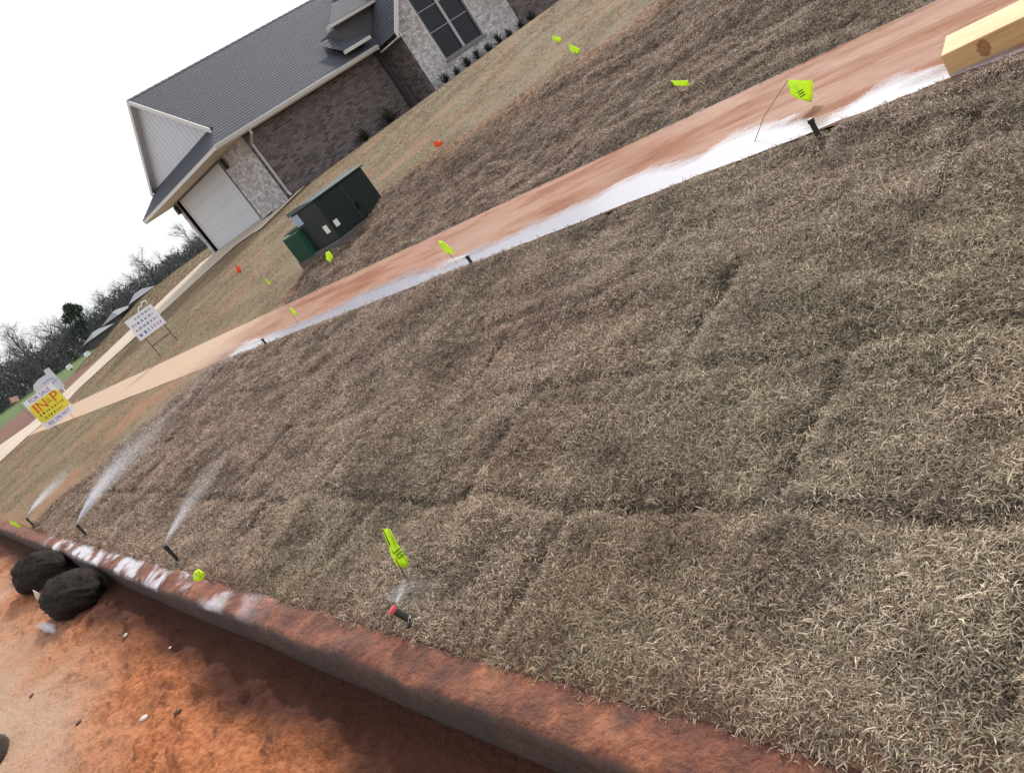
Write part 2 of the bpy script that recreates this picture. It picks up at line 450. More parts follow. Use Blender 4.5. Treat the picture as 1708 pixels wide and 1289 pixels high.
# narrow concrete walk along the brick side of the house
grid('path', axis((-24.0, -23.25, .25)), axis((11.0, 18.6, .4)), lambda X, Y: land(X, Y) + .03, M_DRIVE)
grid('path', axis((-26.2, -24.0, .55)), axis((11.2, 12.3, .3)), lambda X, Y: land(X, Y) + .026, M_DRIVE)

# ------------------------------------------------------------------ shallow water along the pavement
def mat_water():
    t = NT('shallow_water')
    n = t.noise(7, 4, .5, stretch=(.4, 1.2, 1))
    t.set(Base=(.40, .40, .46), Roughness=.2, Spec=.45)  # pale base colour paints in the bright sky reflection on the water
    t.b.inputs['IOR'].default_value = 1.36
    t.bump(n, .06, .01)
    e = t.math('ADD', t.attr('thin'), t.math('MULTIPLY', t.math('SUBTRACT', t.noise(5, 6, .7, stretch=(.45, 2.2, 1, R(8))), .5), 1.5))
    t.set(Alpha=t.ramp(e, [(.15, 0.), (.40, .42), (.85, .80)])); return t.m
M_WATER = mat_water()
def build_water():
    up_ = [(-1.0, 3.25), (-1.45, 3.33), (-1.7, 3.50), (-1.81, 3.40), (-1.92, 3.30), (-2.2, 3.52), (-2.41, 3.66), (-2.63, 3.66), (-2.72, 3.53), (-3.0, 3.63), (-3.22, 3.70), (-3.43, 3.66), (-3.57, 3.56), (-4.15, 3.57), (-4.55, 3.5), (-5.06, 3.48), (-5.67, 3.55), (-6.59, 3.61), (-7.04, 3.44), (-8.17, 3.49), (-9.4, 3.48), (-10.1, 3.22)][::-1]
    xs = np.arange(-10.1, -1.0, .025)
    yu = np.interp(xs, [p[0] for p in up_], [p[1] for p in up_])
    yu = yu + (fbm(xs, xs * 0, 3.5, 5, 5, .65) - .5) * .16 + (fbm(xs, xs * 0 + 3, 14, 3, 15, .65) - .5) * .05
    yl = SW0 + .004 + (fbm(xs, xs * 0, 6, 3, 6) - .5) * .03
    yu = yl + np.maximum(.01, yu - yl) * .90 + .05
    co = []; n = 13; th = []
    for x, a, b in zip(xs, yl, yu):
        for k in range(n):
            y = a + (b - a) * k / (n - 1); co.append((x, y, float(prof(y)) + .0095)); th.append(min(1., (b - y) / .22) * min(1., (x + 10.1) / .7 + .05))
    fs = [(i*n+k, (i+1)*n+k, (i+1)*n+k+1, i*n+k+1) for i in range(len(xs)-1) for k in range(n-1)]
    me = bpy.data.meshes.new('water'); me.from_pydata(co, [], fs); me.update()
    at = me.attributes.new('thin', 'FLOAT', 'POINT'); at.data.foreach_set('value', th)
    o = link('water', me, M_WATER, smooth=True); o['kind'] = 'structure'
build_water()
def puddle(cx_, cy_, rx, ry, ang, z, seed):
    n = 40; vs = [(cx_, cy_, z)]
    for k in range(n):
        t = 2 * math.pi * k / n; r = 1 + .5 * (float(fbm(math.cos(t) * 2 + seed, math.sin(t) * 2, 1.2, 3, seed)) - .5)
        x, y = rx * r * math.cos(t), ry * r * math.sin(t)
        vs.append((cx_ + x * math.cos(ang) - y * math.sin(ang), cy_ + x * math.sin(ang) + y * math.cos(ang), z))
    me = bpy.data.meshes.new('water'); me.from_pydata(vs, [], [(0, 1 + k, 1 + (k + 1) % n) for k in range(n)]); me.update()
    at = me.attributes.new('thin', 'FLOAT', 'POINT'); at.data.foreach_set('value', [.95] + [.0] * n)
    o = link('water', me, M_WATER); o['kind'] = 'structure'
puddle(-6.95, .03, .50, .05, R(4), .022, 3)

# ------------------------------------------------------------------ grass
def mat_grass(name, old=False):
    t = NT(name)
    oi = t.n('ShaderNodeObjectInfo').outputs['Random']; bl = t.attr('rnd')
    p1 = t.noise(.8, 5, .6); p2 = t.noise(3.4, 5, .65); p3 = t.noise(.45, 3); p4 = t.noise(1.7, 5, .6)
    if old:
        base = t.ramp(bl, [(.0, (.11, .075, .04)), (.4, (.205, .148, .085)), (.8, (.31, .232, .14)), (1., (.39, .305, .20))])
        c = t.mix(t.ramp(p1, [(.4, 0.), (.6, .8)]), base, t.mix(1., base, (.94, .97, .82), 'MULTIPLY'))
        c = t.mix(t.ramp(p4, [(.5, 0.), (.7, .6)]), c, t.mix(1., base, (1.05, .78, .62), 'MULTIPLY'))
    else:
        base = t.ramp(bl, [(.0, (.085, .064, .045)), (.3, (.20, .156, .104)), (.6, (.345, .276, .188)), (.85, (.49, .405, .29)), (1., (.60, .51, .38))])
        sp = t.n('ShaderNodeSeparateXYZ'); t.l(t.pos(), sp.inputs[0])
        mist_sheen = t.ramp(t.math('ADD', t.math('MULTIPLY', sp.outputs[0], -.10), t.math('MULTIPLY', t.math('SUBTRACT', p1, .5), 1.6)), [(.05, 0.), (.55, 1.)])  # mauve tint growing leftwards paints in spray mist and wet sheen
        c = t.mix(mist_sheen, base, t.mix(1., base, (1.14, 1.02, 1.10), 'MULTIPLY'))
        c = t.mix(t.ramp(p2, [(.47, 0.), (.66, .95)]), c, t.mix(1., c, (.46, .44, .44), 'MULTIPLY'))
        c = t.mix(t.ramp(p4, [(.52, 0.), (.70, .8)]), c, t.mix(1., c, (1.3, 1.27, 1.22), 'MULTIPLY'))
        c = t.mix(t.ramp(t.noise(.55, 4, .6), [(.5, 0.), (.66, .8)]), c, t.mix(1., c, (.70, .66, .60), 'MULTIPLY'))
        c = t.mix(t.ramp(oi, [(.93, 0.), (.97, .4)]), c, (.15, .15, .075))
    t.set(Base=c, Roughness=.75, Spec=.2)
    return t.m
M_GRASS = mat_grass('dormant_grass'); M_GRASS2 = mat_grass('thin_old_grass', True)
TUFTS = bpy.data.collections.new('grass_tufts'); TUFTS2 = bpy.data.collections.new('old_grass_tufts')
def tuft(seed, coll=TUFTS, mat=M_GRASS, ls=1.):
    r = random.Random(seed); mb = MB()
    for k in range(30):
        a = r.uniform(0, 2 * math.pi); rr = .032 * math.sqrt(r.random())
        x, y = rr * math.cos(r.uniform(0, 6.28)), rr * math.sin(r.uniform(0, 6.28))
        L = r.uniform(.012, .033) * ls; el = r.choice([r.uniform(R(2), R(24)), r.uniform(R(2), R(24)), r.uniform(R(15), R(65))]); w = r.uniform(.0008, .0014)
        d = Vector((math.cos(a), math.sin(a), 0)); s = Vector((-d.y, d.x, 0)) * w
        tw = Vector((0, 0, r.uniform(-.5, .5) * w))
        p0 = Vector((x, y, r.uniform(-.006, .004))); p1 = p0 + (d * math.cos(el) + Vector((0, 0, math.sin(el)))) * L * .55
        el2 = el - r.uniform(.2, .9); p2 = p1 + (d * math.cos(el2) + Vector((0, 0, math.sin(el2)))) * L * .45
        mb.add([p0 - s, p0 + s, p1 + s + tw, p1 - s - tw, p2], [(0, 1, 2, 3), (3, 2, 4)], 0, r.random())
    me = bpy.data.meshes.new('grass_tuft'); me.from_pydata(mb.v, [], mb.f)
    at = me.attributes.new('rnd', 'FLOAT', 'FACE'); at.data.foreach_set('value', mb.rnd)
    me.materials.append(mat)
    o = bpy.data.objects.new('grass_tuft', me); coll.objects.link(o)
for k in range(9): tuft(100 + k)
for k in range(5): tuft(200 + k, TUFTS2, M_GRASS2, .6)
def grass_tree(coll, dname):
    g = bpy.data.node_groups.new('grass', 'GeometryNodeTree')
    g.interface.new_socket('Geometry', in_out='INPUT', socket_type='NodeSocketGeometry')
    g.interface.new_socket('Geometry', in_out='OUTPUT', socket_type='NodeSocketGeometry')
    N = g.nodes.new; L = g.links.new
    gi, go = N('NodeGroupInput'), N('NodeGroupOutput')
    ds = N('GeometryNodeDistributePointsOnFaces'); ds.distribute_method = 'RANDOM'; ds.inputs['Seed'].default_value = 3
    na = N('GeometryNodeInputNamedAttribute'); na.data_type = 'FLOAT'; na.inputs['Name'].default_value = dname
    ns = N('GeometryNodeInputNamedAttribute'); ns.data_type = 'FLOAT'; ns.inputs['Name'].default_value = 'gs'
    ci = N('GeometryNodeCollectionInfo'); ci.inputs['Collection'].default_value = coll; ci.inputs['Separate Children'].default_value = True; ci.inputs['Reset Children'].default_value = True
    io = N('GeometryNodeInstanceOnPoints'); io.inputs['Pick Instance'].default_value = True
    rv = N('FunctionNodeRandomValue'); rv.data_type = 'FLOAT_VECTOR'; rv.inputs[0].default_value = (-.35, -.35, 0); rv.inputs[1].default_value = (.35, .35, 6.283)
    rr = N('FunctionNodeRotateRotation') if hasattr(bpy.types, 'FunctionNodeRotateRotation') else None
    rs = N('FunctionNodeRandomValue'); rs.data_type = 'FLOAT'; rs.inputs[2].default_value = .65; rs.inputs[3].default_value = 1.35
    mu = N('ShaderNodeMath'); mu.operation = 'MULTIPLY'
    L(gi.outputs[0], ds.inputs['Mesh']); L(na.outputs[0], ds.inputs['Density'])
    L(ds.outputs['Points'], io.inputs['Points']); L(ci.outputs[0], io.inputs['Instance'])
    e2r = N('FunctionNodeEulerToRotation'); L(rv.outputs[0], e2r.inputs[0]); L(e2r.outputs[0], io.inputs['Rotation'])
    L(ns.outputs[0], mu.inputs[0]); L(rs.outputs[1], mu.inputs[1]); L(mu.outputs[0], io.inputs['Scale'])
    L(io.outputs[0], go.inputs[0])
    return g
GRASS = grass_tree(TUFTS, 'dens'); GRASS2 = grass_tree(TUFTS2, 'dens2')
for src, lab, gg in ((strip, 'matted straw-coloured dormant sod between kerb and sidewalk', GRASS), (yard, 'dormant brown grass behind the sidewalk', GRASS),
        (strip, 'thin old grass at the left end of the kerb strip', GRASS2), (yard, 'thin yellow-brown grass rising to the house', GRASS2), (yard2, 'thin tan grass beside the driveway', GRASS2), (lot, 'tan grass on the raised ground left of the garage', GRASS2)):
    o = bpy.data.objects.new('grass', src.data.copy()); COL.objects.link(o)
    md = o.modifiers.new('grass', 'NODES'); md.node_group = gg
    tag(o, lab, 'grass', kind='stuff')

# ================================================================== HOUSE
house = empty('brick_house', (-24.5, 12.9, 1.55), 0, 'brick house with dark shingle roof, whitewashed front bay and white garage door', 'house')
HO = Vector((-24.5, 12.9, 1.55))
def hpart(mb, name, mats, parent=None, **kw):
    """world-space shapes into a child of the house"""
    p = parent or house
    o = mb.build(name, mats, None, **kw)
    o.parent = p
    o.matrix_parent_inverse = Matrix.Translation(-HO) if p is house else Matrix()
    return o
def mat_brick(name, cols, mortar, mottled=0.):
    t = NT(name)
    r = t.attr('rnd'); c = t.ramp(r, [(i / (len(cols) - 1), x) for i, x in enumerate(cols)])
    n = t.noise(11, 5, .6)
    c = t.mix(t.ramp(n, [(.35, .35), (.6, 0.)]), c, tuple(x * .6 for x in cols[0]))
    if mottled:
        c = t.mix(t.ramp(t.noise(6, 6, .7), [(.40, mottled), (.56, 0.)]), c, (.30, .25, .25))
    t.set(Base=c, Roughness=.9, Spec=.25); t.bump(t.noise(70, 3), .4, .006)
    return [t.m, plain(name + '_mortar', mortar, .95, var=.15)]
BR_DARK = mat_brick('red_brown_brick', [(.075, .058, .056), (.145, .108, .104), (.205, .16, .155), (.115, .098, .10)], (.36, .345, .35))
BR_WHITE = mat_brick('whitewashed_brick', [(.50, .48, .49), (.66, .64, .65), (.74, .73, .74), (.58, .54, .54), (.36, .32, .32)], (.58, .56, .56), .75)
M_TRIM = plain('white_trim_paint', (.60, .58, .55), .5, var=.05, scale=3)
M_SIDING = plain('white_siding_paint', (.57, .585, .63), .6, var=.05, scale=2)
M_DOOR = plain('garage_door_paint', (.56, .575, .61), .45, var=.04, scale=2)
M_DARK = plain('dark_bronze', (.045, .042, .045), .5, var=.2)
M_GAP = plain('shadow_gap', (.14, .13, .13), .8)
def brick_face(org, du, w, h, holes=(), depth=.012, mats=BR_DARK, name='brick_wall', parent=None, tri=None, jit=.003):
    """a wall face: org lower-left, du unit vector along it; normal = du x z. Bricks stand proud of the mortar sheet."""
    org = Vector(org); du = Vector(du).normalized(); dz = Vector((0, 0, 1)); nn = du.cross(dz)
    bl, bh, jt = .203, .067, .011
    mb = MB(); rows = int(h / (bh + jt))
    for r_ in range(rows):
        z = r_ * (bh + jt); off = -(r_ % 2) * (bl + jt) / 2
        u = off
        while u < w:
            a, b = max(0, u), min(w, u + bl)
            if b - a > .03:
                segs = [(a, b)]
                for (h0, h1, z0, z1) in holes:
                    if z + bh > z0 and z < z1:
                        ns_ = []
                        for (p, q) in segs:
                            if q <= h0 or p >= h1: ns_.append((p, q))
                            else:
                                if p < h0: ns_.append((p, h0))
                                if q > h1: ns_.append((h1, q))
                        segs = ns_
                for (p, q) in segs:
                    if q - p < .02: continue
                    if tri and not tri((p + q) / 2, z + bh): continue
                    d = depth + random.uniform(-jit, jit)
                    v = [org + du * x + dz * y + nn * e for e in (-.01, d) for (x, y) in ((p, z), (q, z), (q, z + bh), (p, z + bh))]
                    mb.add(v, [(4, 5, 6, 7), (0, 1, 5, 4), (1, 2, 6, 5), (2, 3, 7, 6), (3, 0, 4, 7)], 0)
            u += bl + jt
    o = hpart(mb, 'brick', mats[0], parent)
    o['kind'] = 'stuff'
    return o

WZ0, WZ1 = 1.50, 3.92
XL, XR, YG = -32.1, -24.5, 12.9       # garage end wall
DX0, DX1, DZ1 = -31.75, -26.85, 3.80    # garage door opening
# garage end: mortar backing with the opening left free
wall = MB()
wall.box((XL, YG, WZ0), (DX0, YG + .2, WZ1)); wall.box((DX1, YG, WZ0), (XR - .02, YG + .2, WZ1)); wall.box((DX0, YG, DZ1), (DX1, YG + .2, WZ1))
w_g = hpart(wall, 'garage_wall', BR_WHITE[1])
brick_face((XL, YG, WZ0), (1, 0, 0), XR - XL, WZ1 - WZ0, [(DX0 - XL - .08, DX1 - XL + .08, 0, DZ1 - WZ0 + .1)], mats=BR_WHITE)
# left end wall and side wall with red brown brick
wall = MB(); wall.box((XL, YG + .2, WZ0), (XL + .2, 38, WZ1)); hpart(wall, 'end_wall', BR_WHITE[1])
wall = MB(); wall.box((XR - .2, YG + .004, WZ0), (XR, 19.27, WZ1)); hpart(wall, 'side_wall', BR_DARK[1])
brick_face((XR, YG + .01, WZ0), (0, 1, 0), 19.27 - YG, WZ1 - WZ0, mats=BR_DARK)
# front bay of whitewashed brick
BX, BY0, BY1, BE = -23.3, 19.27, 23.67, 4.27
APZ = BE + 2.5
WY0, WY1, WN0, WN1 = 20.38, 22.52, 2.30, 4.62      # window
wall = MB()
poly = [(BX - .2, BY0, WZ0), (BX - .2, BY1, WZ0), (BX - .2, BY1, BE), (BX - .2, (BY0 + BY1) / 2, APZ), (BX - .2, BY0, BE)]
wall.box((BX - .2, BY0, WZ0), (BX, WY0, BE)); wall.box((BX - .2, WY1, WZ0), (BX, BY1, BE)); wall.box((BX - .2, WY0, WZ0), (BX, WY1, WN0)); wall.box((BX - .2, WY0, WN1), (BX, WY1, WN1 + .3))
wall.prism([(BX, WY0, BE), (BX, BY0, BE), (BX, WY0, BE + (WY0 - BY0) * 1.136)], (-.2, 0, 0))
wall.prism([(BX, WY1, BE), (BX, WY1, BE + (BY1 - WY1) * 1.136), (BX, BY1, BE)], (-.2, 0, 0))
wall.prism([(BX, WY0, WN1 + .3), (BX, WY1, WN1 + .3), (BX, WY1, 5.57), (BX, (BY0 + BY1) / 2, APZ), (BX, WY0, 5.53)], (-.2, 0, 0))
hpart(wall, 'bay_wall', BR_WHITE[1])
brick_face((BX, BY0, WZ0), (0, 1, 0), BY1 - BY0, APZ - WZ0, [(WY0 - BY0 - .06, WY1 - BY0 + .06, WN0 - WZ0 - .06, WN1 - WZ0 + .06)], mats=BR_WHITE,
           tri=lambda u, z: z + WZ0 < BE or (z + WZ0 - BE) < 1.136 * min(u, BY1 - BY0 - u))
# shaded side return of the bay, red brown brick
wall = MB(); wall.box((XR + .02, BY0 + .004, WZ0), (BX - .204, BY0 + .2, BE)); hpart(wall, 'bay_side_wall', BR_DARK[1])
brick_face((XR + .02, BY0 + .004, WZ0), (1, 0, 0), BX - .02 - XR, BE - WZ0, mats=BR_DARK)
# low whitewashed pier and the rest of the front beyond it
wall = MB(); wall.box((BX - .4, BY1, WZ0), (BX - .14, 24.5, WZ1)); hpart(wall, 'pier_wall', BR_WHITE[1])
brick_face((BX - .14, BY1, WZ0), (0, 1, 0), .83, WZ1 - WZ0, mats=BR_WHITE)
wall = MB(); wall.box((BX - .6, 24.5, WZ0), (BX - .30, 38, WZ1)); hpart(wall, 'front_wall', BR_DARK[1])
brick_face((BX - .30, 24.5, WZ0), (0, 1, 0), 9.5, 2.0, mats=BR_DARK)
# concrete footing
ft = MB(); ft.box((XL - .04, YG - .05, 1.2), (XR + .05, YG, 1.56)); ft.box((XR - .001, YG - .05, 1.2), (XR + .05, 19.2, 1.53)); hpart(ft, 'footing', plain('footing_concrete', (.34, .32, .30), .9))
# dark strip built in to stand for the shaded corner of the recess
pc = MB(); pc.box((XR + .025, 18.85, WZ0), (XR + .14, 19.02, WZ1)); hpart(pc, 'recess_shade_strip', M_DARK)

# garage door
gd = MB(); gd.box((DX0, YG + .10, WZ0), (DX1, YG + .15, DZ1))
door = hpart(gd, 'garage_door', M_DOOR)
nsec = 4; sh = (DZ1 - 1.56) / nsec
for k in range(nsec):
    s = MB(); z0 = 1.56 + k * sh
    s.box((DX0 + .03, YG + .085, z0 + .002), (DX1 - .03, YG + .10, z0 + sh - .002))
    hpart(s, 'door_section', M_DOOR, door, bevel=.003)
tr = MB(); tr.box((DX0 - .07, YG - .03, WZ0), (DX0, YG + .1, DZ1 + .09)); tr.box((DX1, YG - .03, WZ0), (DX1 + .05, YG + .1, DZ1 + .09)); tr.box((DX0, YG - .03, DZ1), (DX1, YG + .1, DZ1 + .09))
hpart(tr, 'door_trim', M_GAP)
for xl in (-32.0 + .04, -26.45):
    lb = MB(); lb.box((xl - .08, YG - .16, 3.42), (xl + .08, YG - .03, 3.72)); lan = hpart(lb, 'lantern', M_DARK, bevel=.02)
    cp = MB(); cp.box((xl - .05, YG - .13, 3.72), (xl + .05, YG - .05, 3.80)); hpart(cp, 'lantern_cap', M_DARK, lan)
    br_ = MB(); br_.box((xl - .02, YG - .05, 3.5), (xl + .02, YG - .012, 3.62)); hpart(br_, 'bracket', M_DARK, lan)

# roof --------------------------------------------------------
def mat_shingle():
    t = NT('dark_grey_shingles')
    tx = t.n('ShaderNodeTexCoord').outputs['Object']
    n = t.noise(1.5, 4); n2 = t.noise(9, 5, .7, stretch=(1, .35, 1)); r = t.attr('rnd')
    c = t.ramp(n2, [(.25, (.045, .049, .064)), (.5, (.07, .074, .093)), (.75, (.092, .095, .115))])
    c = t.mix(t.ramp(r, [(.0, .35), (1., 0.)]), c, (.055, .055, .065))
    t.set(Base=c, Roughness=.85, Spec=.35); t.bump(t.noise(120, 3), .3, .005); return t.m
M_SH = mat_shingle()
RX, RZ, EZ = -28.4, 6.98, 3.98        # ridge
EXR, EXL = -24.08, -32.72             # eaves
YE, YS, YRK = 11.75, 12.62, 12.38      # skirt eave, siding plane, rake edge
SL = (RZ - EZ) / (RX - EXR) * -1       # slope of right side
KS = .70
def courses(mb, e0, e1, upv, n, start=None, end=None, lap=.008):
    """stepped shingle courses between eave points e0,e1 climbing along upv; start(k)/end(k) shift the ends along the eave"""
    e0, e1, upv = Vector(e0), Vector(e1), Vector(upv)
    d = (e1 - e0).normalized(); nrm = d.cross(upv).normalized()
    if nrm.z < 0: nrm = -nrm
    for k in range(n):
        a, b = upv * (k / n), upv * ((k + 1) / n)
        s0 = start(k / n) if start else 0; s1 = start((k + 1) / n) if start else 0
        t0 = end(k / n) if end else 0; t1 = end((k + 1) / n) if end else 0
        p = [e0 + a + d * s0 + nrm * lap, e1 + a + d * t0 + nrm * lap, e1 + b + d * t1, e0 + b + d * s1]
        q = [e0 + a + d * s0, e1 + a + d * t0]
        mb.add(p + q, [(0, 1, 2, 3), (4, 5, 1, 0)], 0)
rise = RZ - EZ
hipz = (YS - YE) * KS / rise          # fraction of the climb where the skirt ends
def hipstart(f): return min(f, hipz) / hipz * (YS - YE) if f <= hipz + 1e-6 else (YRK - YE)
roof = MB()
courses(roof, (EXR, YE, EZ), (EXR, 38, EZ), (RX - EXR, 0, rise), 34, start=hipstart)
courses(roof, (EXL, 38, EZ), (EXL, YE, EZ), (RX - EXL, 0, rise), 34, end=lambda f: -hipstart(f))
# skirt below the gable
wsk = (YS - YE) * KS / rise * (EXR - RX)
courses(roof, (EXL, YE, EZ), (EXR, YE, EZ), (0, YS - YE, (YS - YE) * KS), 7, start=lambda f: f * wsk, end=lambda f: -f * wsk)
# ridge caps
for k in range(90):
    y = YRK + k * .28
    roof.add([(RX - .13, y, RZ - .085 + .018), (RX, y, RZ + .018), (RX + .13, y, RZ - .085 + .018), (RX - .13, y + .3, RZ - .085 + .01), (RX, y + .3, RZ + .008), (RX + .13, y + .3, RZ - .085 + .01)], [(0, 1, 4, 3), (1, 2, 5, 4), (0, 2, 1)], 0)
ro = hpart(roof, 'roof', M_SH)
# bay roof, a steep gable running back into the main roof
bay = MB(); cyb = (BY0 + BY1) / 2; ov = .42
for sgn in (-1, 1):
    ye = cyb + sgn * ((BY1 - BY0) / 2 + ov); ze = BE - ov * 1.136 + .06; zt = APZ + .08
    e0, e1 = (-28.0, ye, ze), (BX + .35, ye, ze)
    if sgn > 0: e0, e1 = e1, e0
    courses(bay, e0, e1, (0, cyb - ye, zt - ze), 26)
hpart(bay, 'bay_roof', M_SH)
# rake boards and fascia (white)
tri = MB()
def board(mb, a, b, hgt, thick, nrm=(0, 1, 0)):
    a, b, n_ = Vector(a), Vector(b), Vector(nrm).normalized()
    mb.prism([a, b, b - Vector((0, 0, hgt)), a - Vector((0, 0, hgt))], n_ * thick)
board(tri, (RX, YRK - .02, RZ + .01), (RX + (EXR - RX) * (1 - hipz) + .12, YRK - .02, RZ - rise * (1 - hipz) - .06), .17, .035)
board(tri, (RX, YRK - .02, RZ + .01), (RX + (EXL - RX) * (1 - hipz) - .12, YRK - .02, RZ - rise * (1 - hipz) - .06), .17, .035)
hpart(tri, 'rake_board', M_TRIM)
rs_ = MB()
for ex in (EXR, EXL):
    a, b = Vector((RX, YRK + .02, RZ - .02)), Vector((RX + (ex - RX) * (1 - hipz), YRK + .02, RZ - rise * (1 - hipz) - .02))
    rs_.prism([a, b, b - Vector((0, 0, .03)), a - Vector((0, 0, .03))], (0, YS + .03 - YRK - .02, 0))
hpart(rs_, 'rake_soffit', M_SIDING)
fa = MB()
fa.box((EXL, YE + .012, EZ - .12), (EXR, YE + .04, EZ - .004)); fa.box((EXR - .04, YE + .045, EZ - .16), (EXR - .012, 18.9, EZ - .004)); fa.box((EXL + .012, YE + .045, EZ - .16), (EXL + .04, 38, EZ - .004))
hpart(fa, 'fascia', M_TRIM)
gu = MB()
gu.prism([(EXR - .010, YE, EZ - .13), (EXR + .06, YE, EZ - .13), (EXR + .10, YE, EZ - .02), (EXR + .085, YE, EZ - .01), (EXR - .010, YE, EZ - .01)], (0, 18.75 - YE, 0))
hpart(gu, 'gutter', M_TRIM)
sf = MB(); sf.box((EXL + .05, YE + .045, EZ - .13), (EXR - .05, YG, EZ - .10)); sf.box((XR + .014, YG + .01, EZ - .13), (EXR - .05, 18.85, EZ - .10)); sf.box((EXL + .05, YG + .01, EZ - .13), (XL, 38, EZ - .10))
hpart(sf, 'soffit', plain('soffit_paint', (.55, .47, .36), .7, var=.05))
# gable siding of vertical boards
gx0, gx1 = RX + (EXL - RX) * (1 - hipz), RX + (EXR - RX) * (1 - hipz)
gz0 = EZ + (YS - YE) * KS
bk = MB(); bk.prism([(gx0, YS + .03, gz0 - .02), (gx1, YS + .03, gz0 - .02), (RX, YS + .03, RZ - .04)], (0, .05, 0)); gb = hpart(bk, 'gable_wall', plain('gable_backing_shade', (.34, .35, .37), .7))  # darker than the siding: shade under the rake put into the colour
nb = 23; bw = (gx1 - gx0) / nb
for k in range(nb):
    a, b = gx0 + k * bw + .010, gx0 + (k + 1) * bw - .010
    zt = lambda x: RZ - .05 - abs(x - RX) * SL
    if max(zt(a), zt(b)) < gz0 + .05: continue
    s = MB(); top = [(a, max(zt(a), gz0 + .01))]
    if a < RX < b: top.append((RX, zt(RX)))
    top.append((b, max(zt(b), gz0 + .01)))
    s.prism([(b, YS + .03, gz0), (a, YS + .03, gz0)] + [(x, YS + .03, z) for x, z in top], (0, -.03, 0))
    hpart(s, 'siding_board', M_SIDING, gb)
# downspout at the corner
dsx, dsy = XR + .05, YG + .12
dp = MB(); dp.tube([(EXR + .02, dsy, EZ - .12), (EXR + .02, dsy, EZ - .26), (dsx, dsy, EZ - .48), (dsx, dsy, 1.75), (dsx + .12, dsy - .02, 1.62)], .042, 8)
hpart(dp, 'downspout', plain('downspout_paint', (.42, .41, .41), .6))
# raised entry block behind the recess: dark wall with its own pale fascias
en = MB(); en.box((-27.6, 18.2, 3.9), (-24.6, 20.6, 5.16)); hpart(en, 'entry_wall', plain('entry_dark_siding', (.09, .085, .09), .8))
ef = MB(); ef.box((-24.66, 17.9, 5.16), (-24.30, 20.6, 5.28)); hpart(ef, 'entry_fascia', M_TRIM)
er = MB(); courses(er, (-24.28, 17.88, 5.28), (-24.28, 20.8, 5.28), (-1.6, 0, .75), 10, start=lambda f: f * 1.7); hpart(er, 'entry_roof', M_SH)
eg = MB(); eg.box((EXR - .02, 17.55, 4.22), (EXR + .10, 18.75, 4.33)); hpart(eg, 'entry_gutter', M_TRIM)
el_ = MB(); courses(el_, (EXR, 17.6, 4.30), (EXR, 18.8, 4.30), (-1.1, 0, .75), 6); hpart(el_, 'entry_lower_roof', M_SH)
# rake of the bay gable
br = MB()
for sgn in (-1, 1):
    ye = cyb + sgn * ((BY1 - BY0) / 2 + ov)
    board(br, (BX + .34, cyb, APZ + .1), (BX + .34, ye, BE - ov * 1.136 + .1), .22, .04, (1, 0, 0))
hpart(br, 'bay_rake_board', M_TRIM)
bs = MB(); bs.box((BX - .9, BY0 - ov + .03, BE - ov * 1.136 - .1), (BX + .33, BY0 - .03, BE - ov * 1.136 - .06)); hpart(bs, 'bay_soffit', M_TRIM)

# window: dark frame, panes, bars
M_GLASS = NT('window_glass').set(Base=(.012, .015, .02), Roughness=.05, Spec=.25)
M_FRAME = plain('window_frame_paint', (.16, .155, .15), .5)
fr = MB()
for a, b in (((BX - .12, WY0, WN0), (BX - .02, WY0 + .07, WN1)), ((BX - .12, WY1 - .07, WN0), (BX - .02, WY1, WN1)), ((BX - .12, WY0 + .07, WN1 - .07), (BX - .02, WY1 - .07, WN1)), ((BX - .12, WY0 + .07, WN0), (BX - .02, WY1 - .07, WN0 + .07))): fr.box(a, b)
win = hpart(fr, 'window', M_FRAME)
sl_ = MB(); sl_.box((BX - .1, WY0 - .06, WN0 - .08), (BX + .05, WY1 + .06, WN0 - .002)); hpart(sl_, 'sill', M_FRAME, win)
ym = (WY0 + WY1) / 2
mu = MB(); mu.box((BX - .105, ym - .05, WN0 + .07), (BX - .015, ym + .05, WN1 - .07)); hpart(mu, 'mullion', plain('mullion_paint', (.42, .42, .43), .5), win)
for (a, b) in ((WY0 + .07, ym - .05), (ym + .05, WY1 - .07)):
    zs = [WN0 + .07, 3.30, 4.05, WN1 - .07]
    for z0, z1 in zip(zs[:-1], zs[1:]):
        p = MB(); p.box((BX - .085, a, z0 + .012), (BX - .075, b, z1 - .012)); hpart(p, 'pane', M_GLASS, win)
        if z1 < WN1 - .1:
            q = MB(); q.box((BX - .10, a, z1 - .012), (BX - .05, b, z1 + .012)); hpart(q, 'glazing_bar', plain('glazing_bar_paint', (.36, .36, .37), .5), win)
rm = MB(); rm.box((BX - 1.2, WY0 - .3, WN0 - .3), (BX - 1.18, WY1 + .3, WN1 + .3)); hpart(rm, 'room_back', M_DARK)

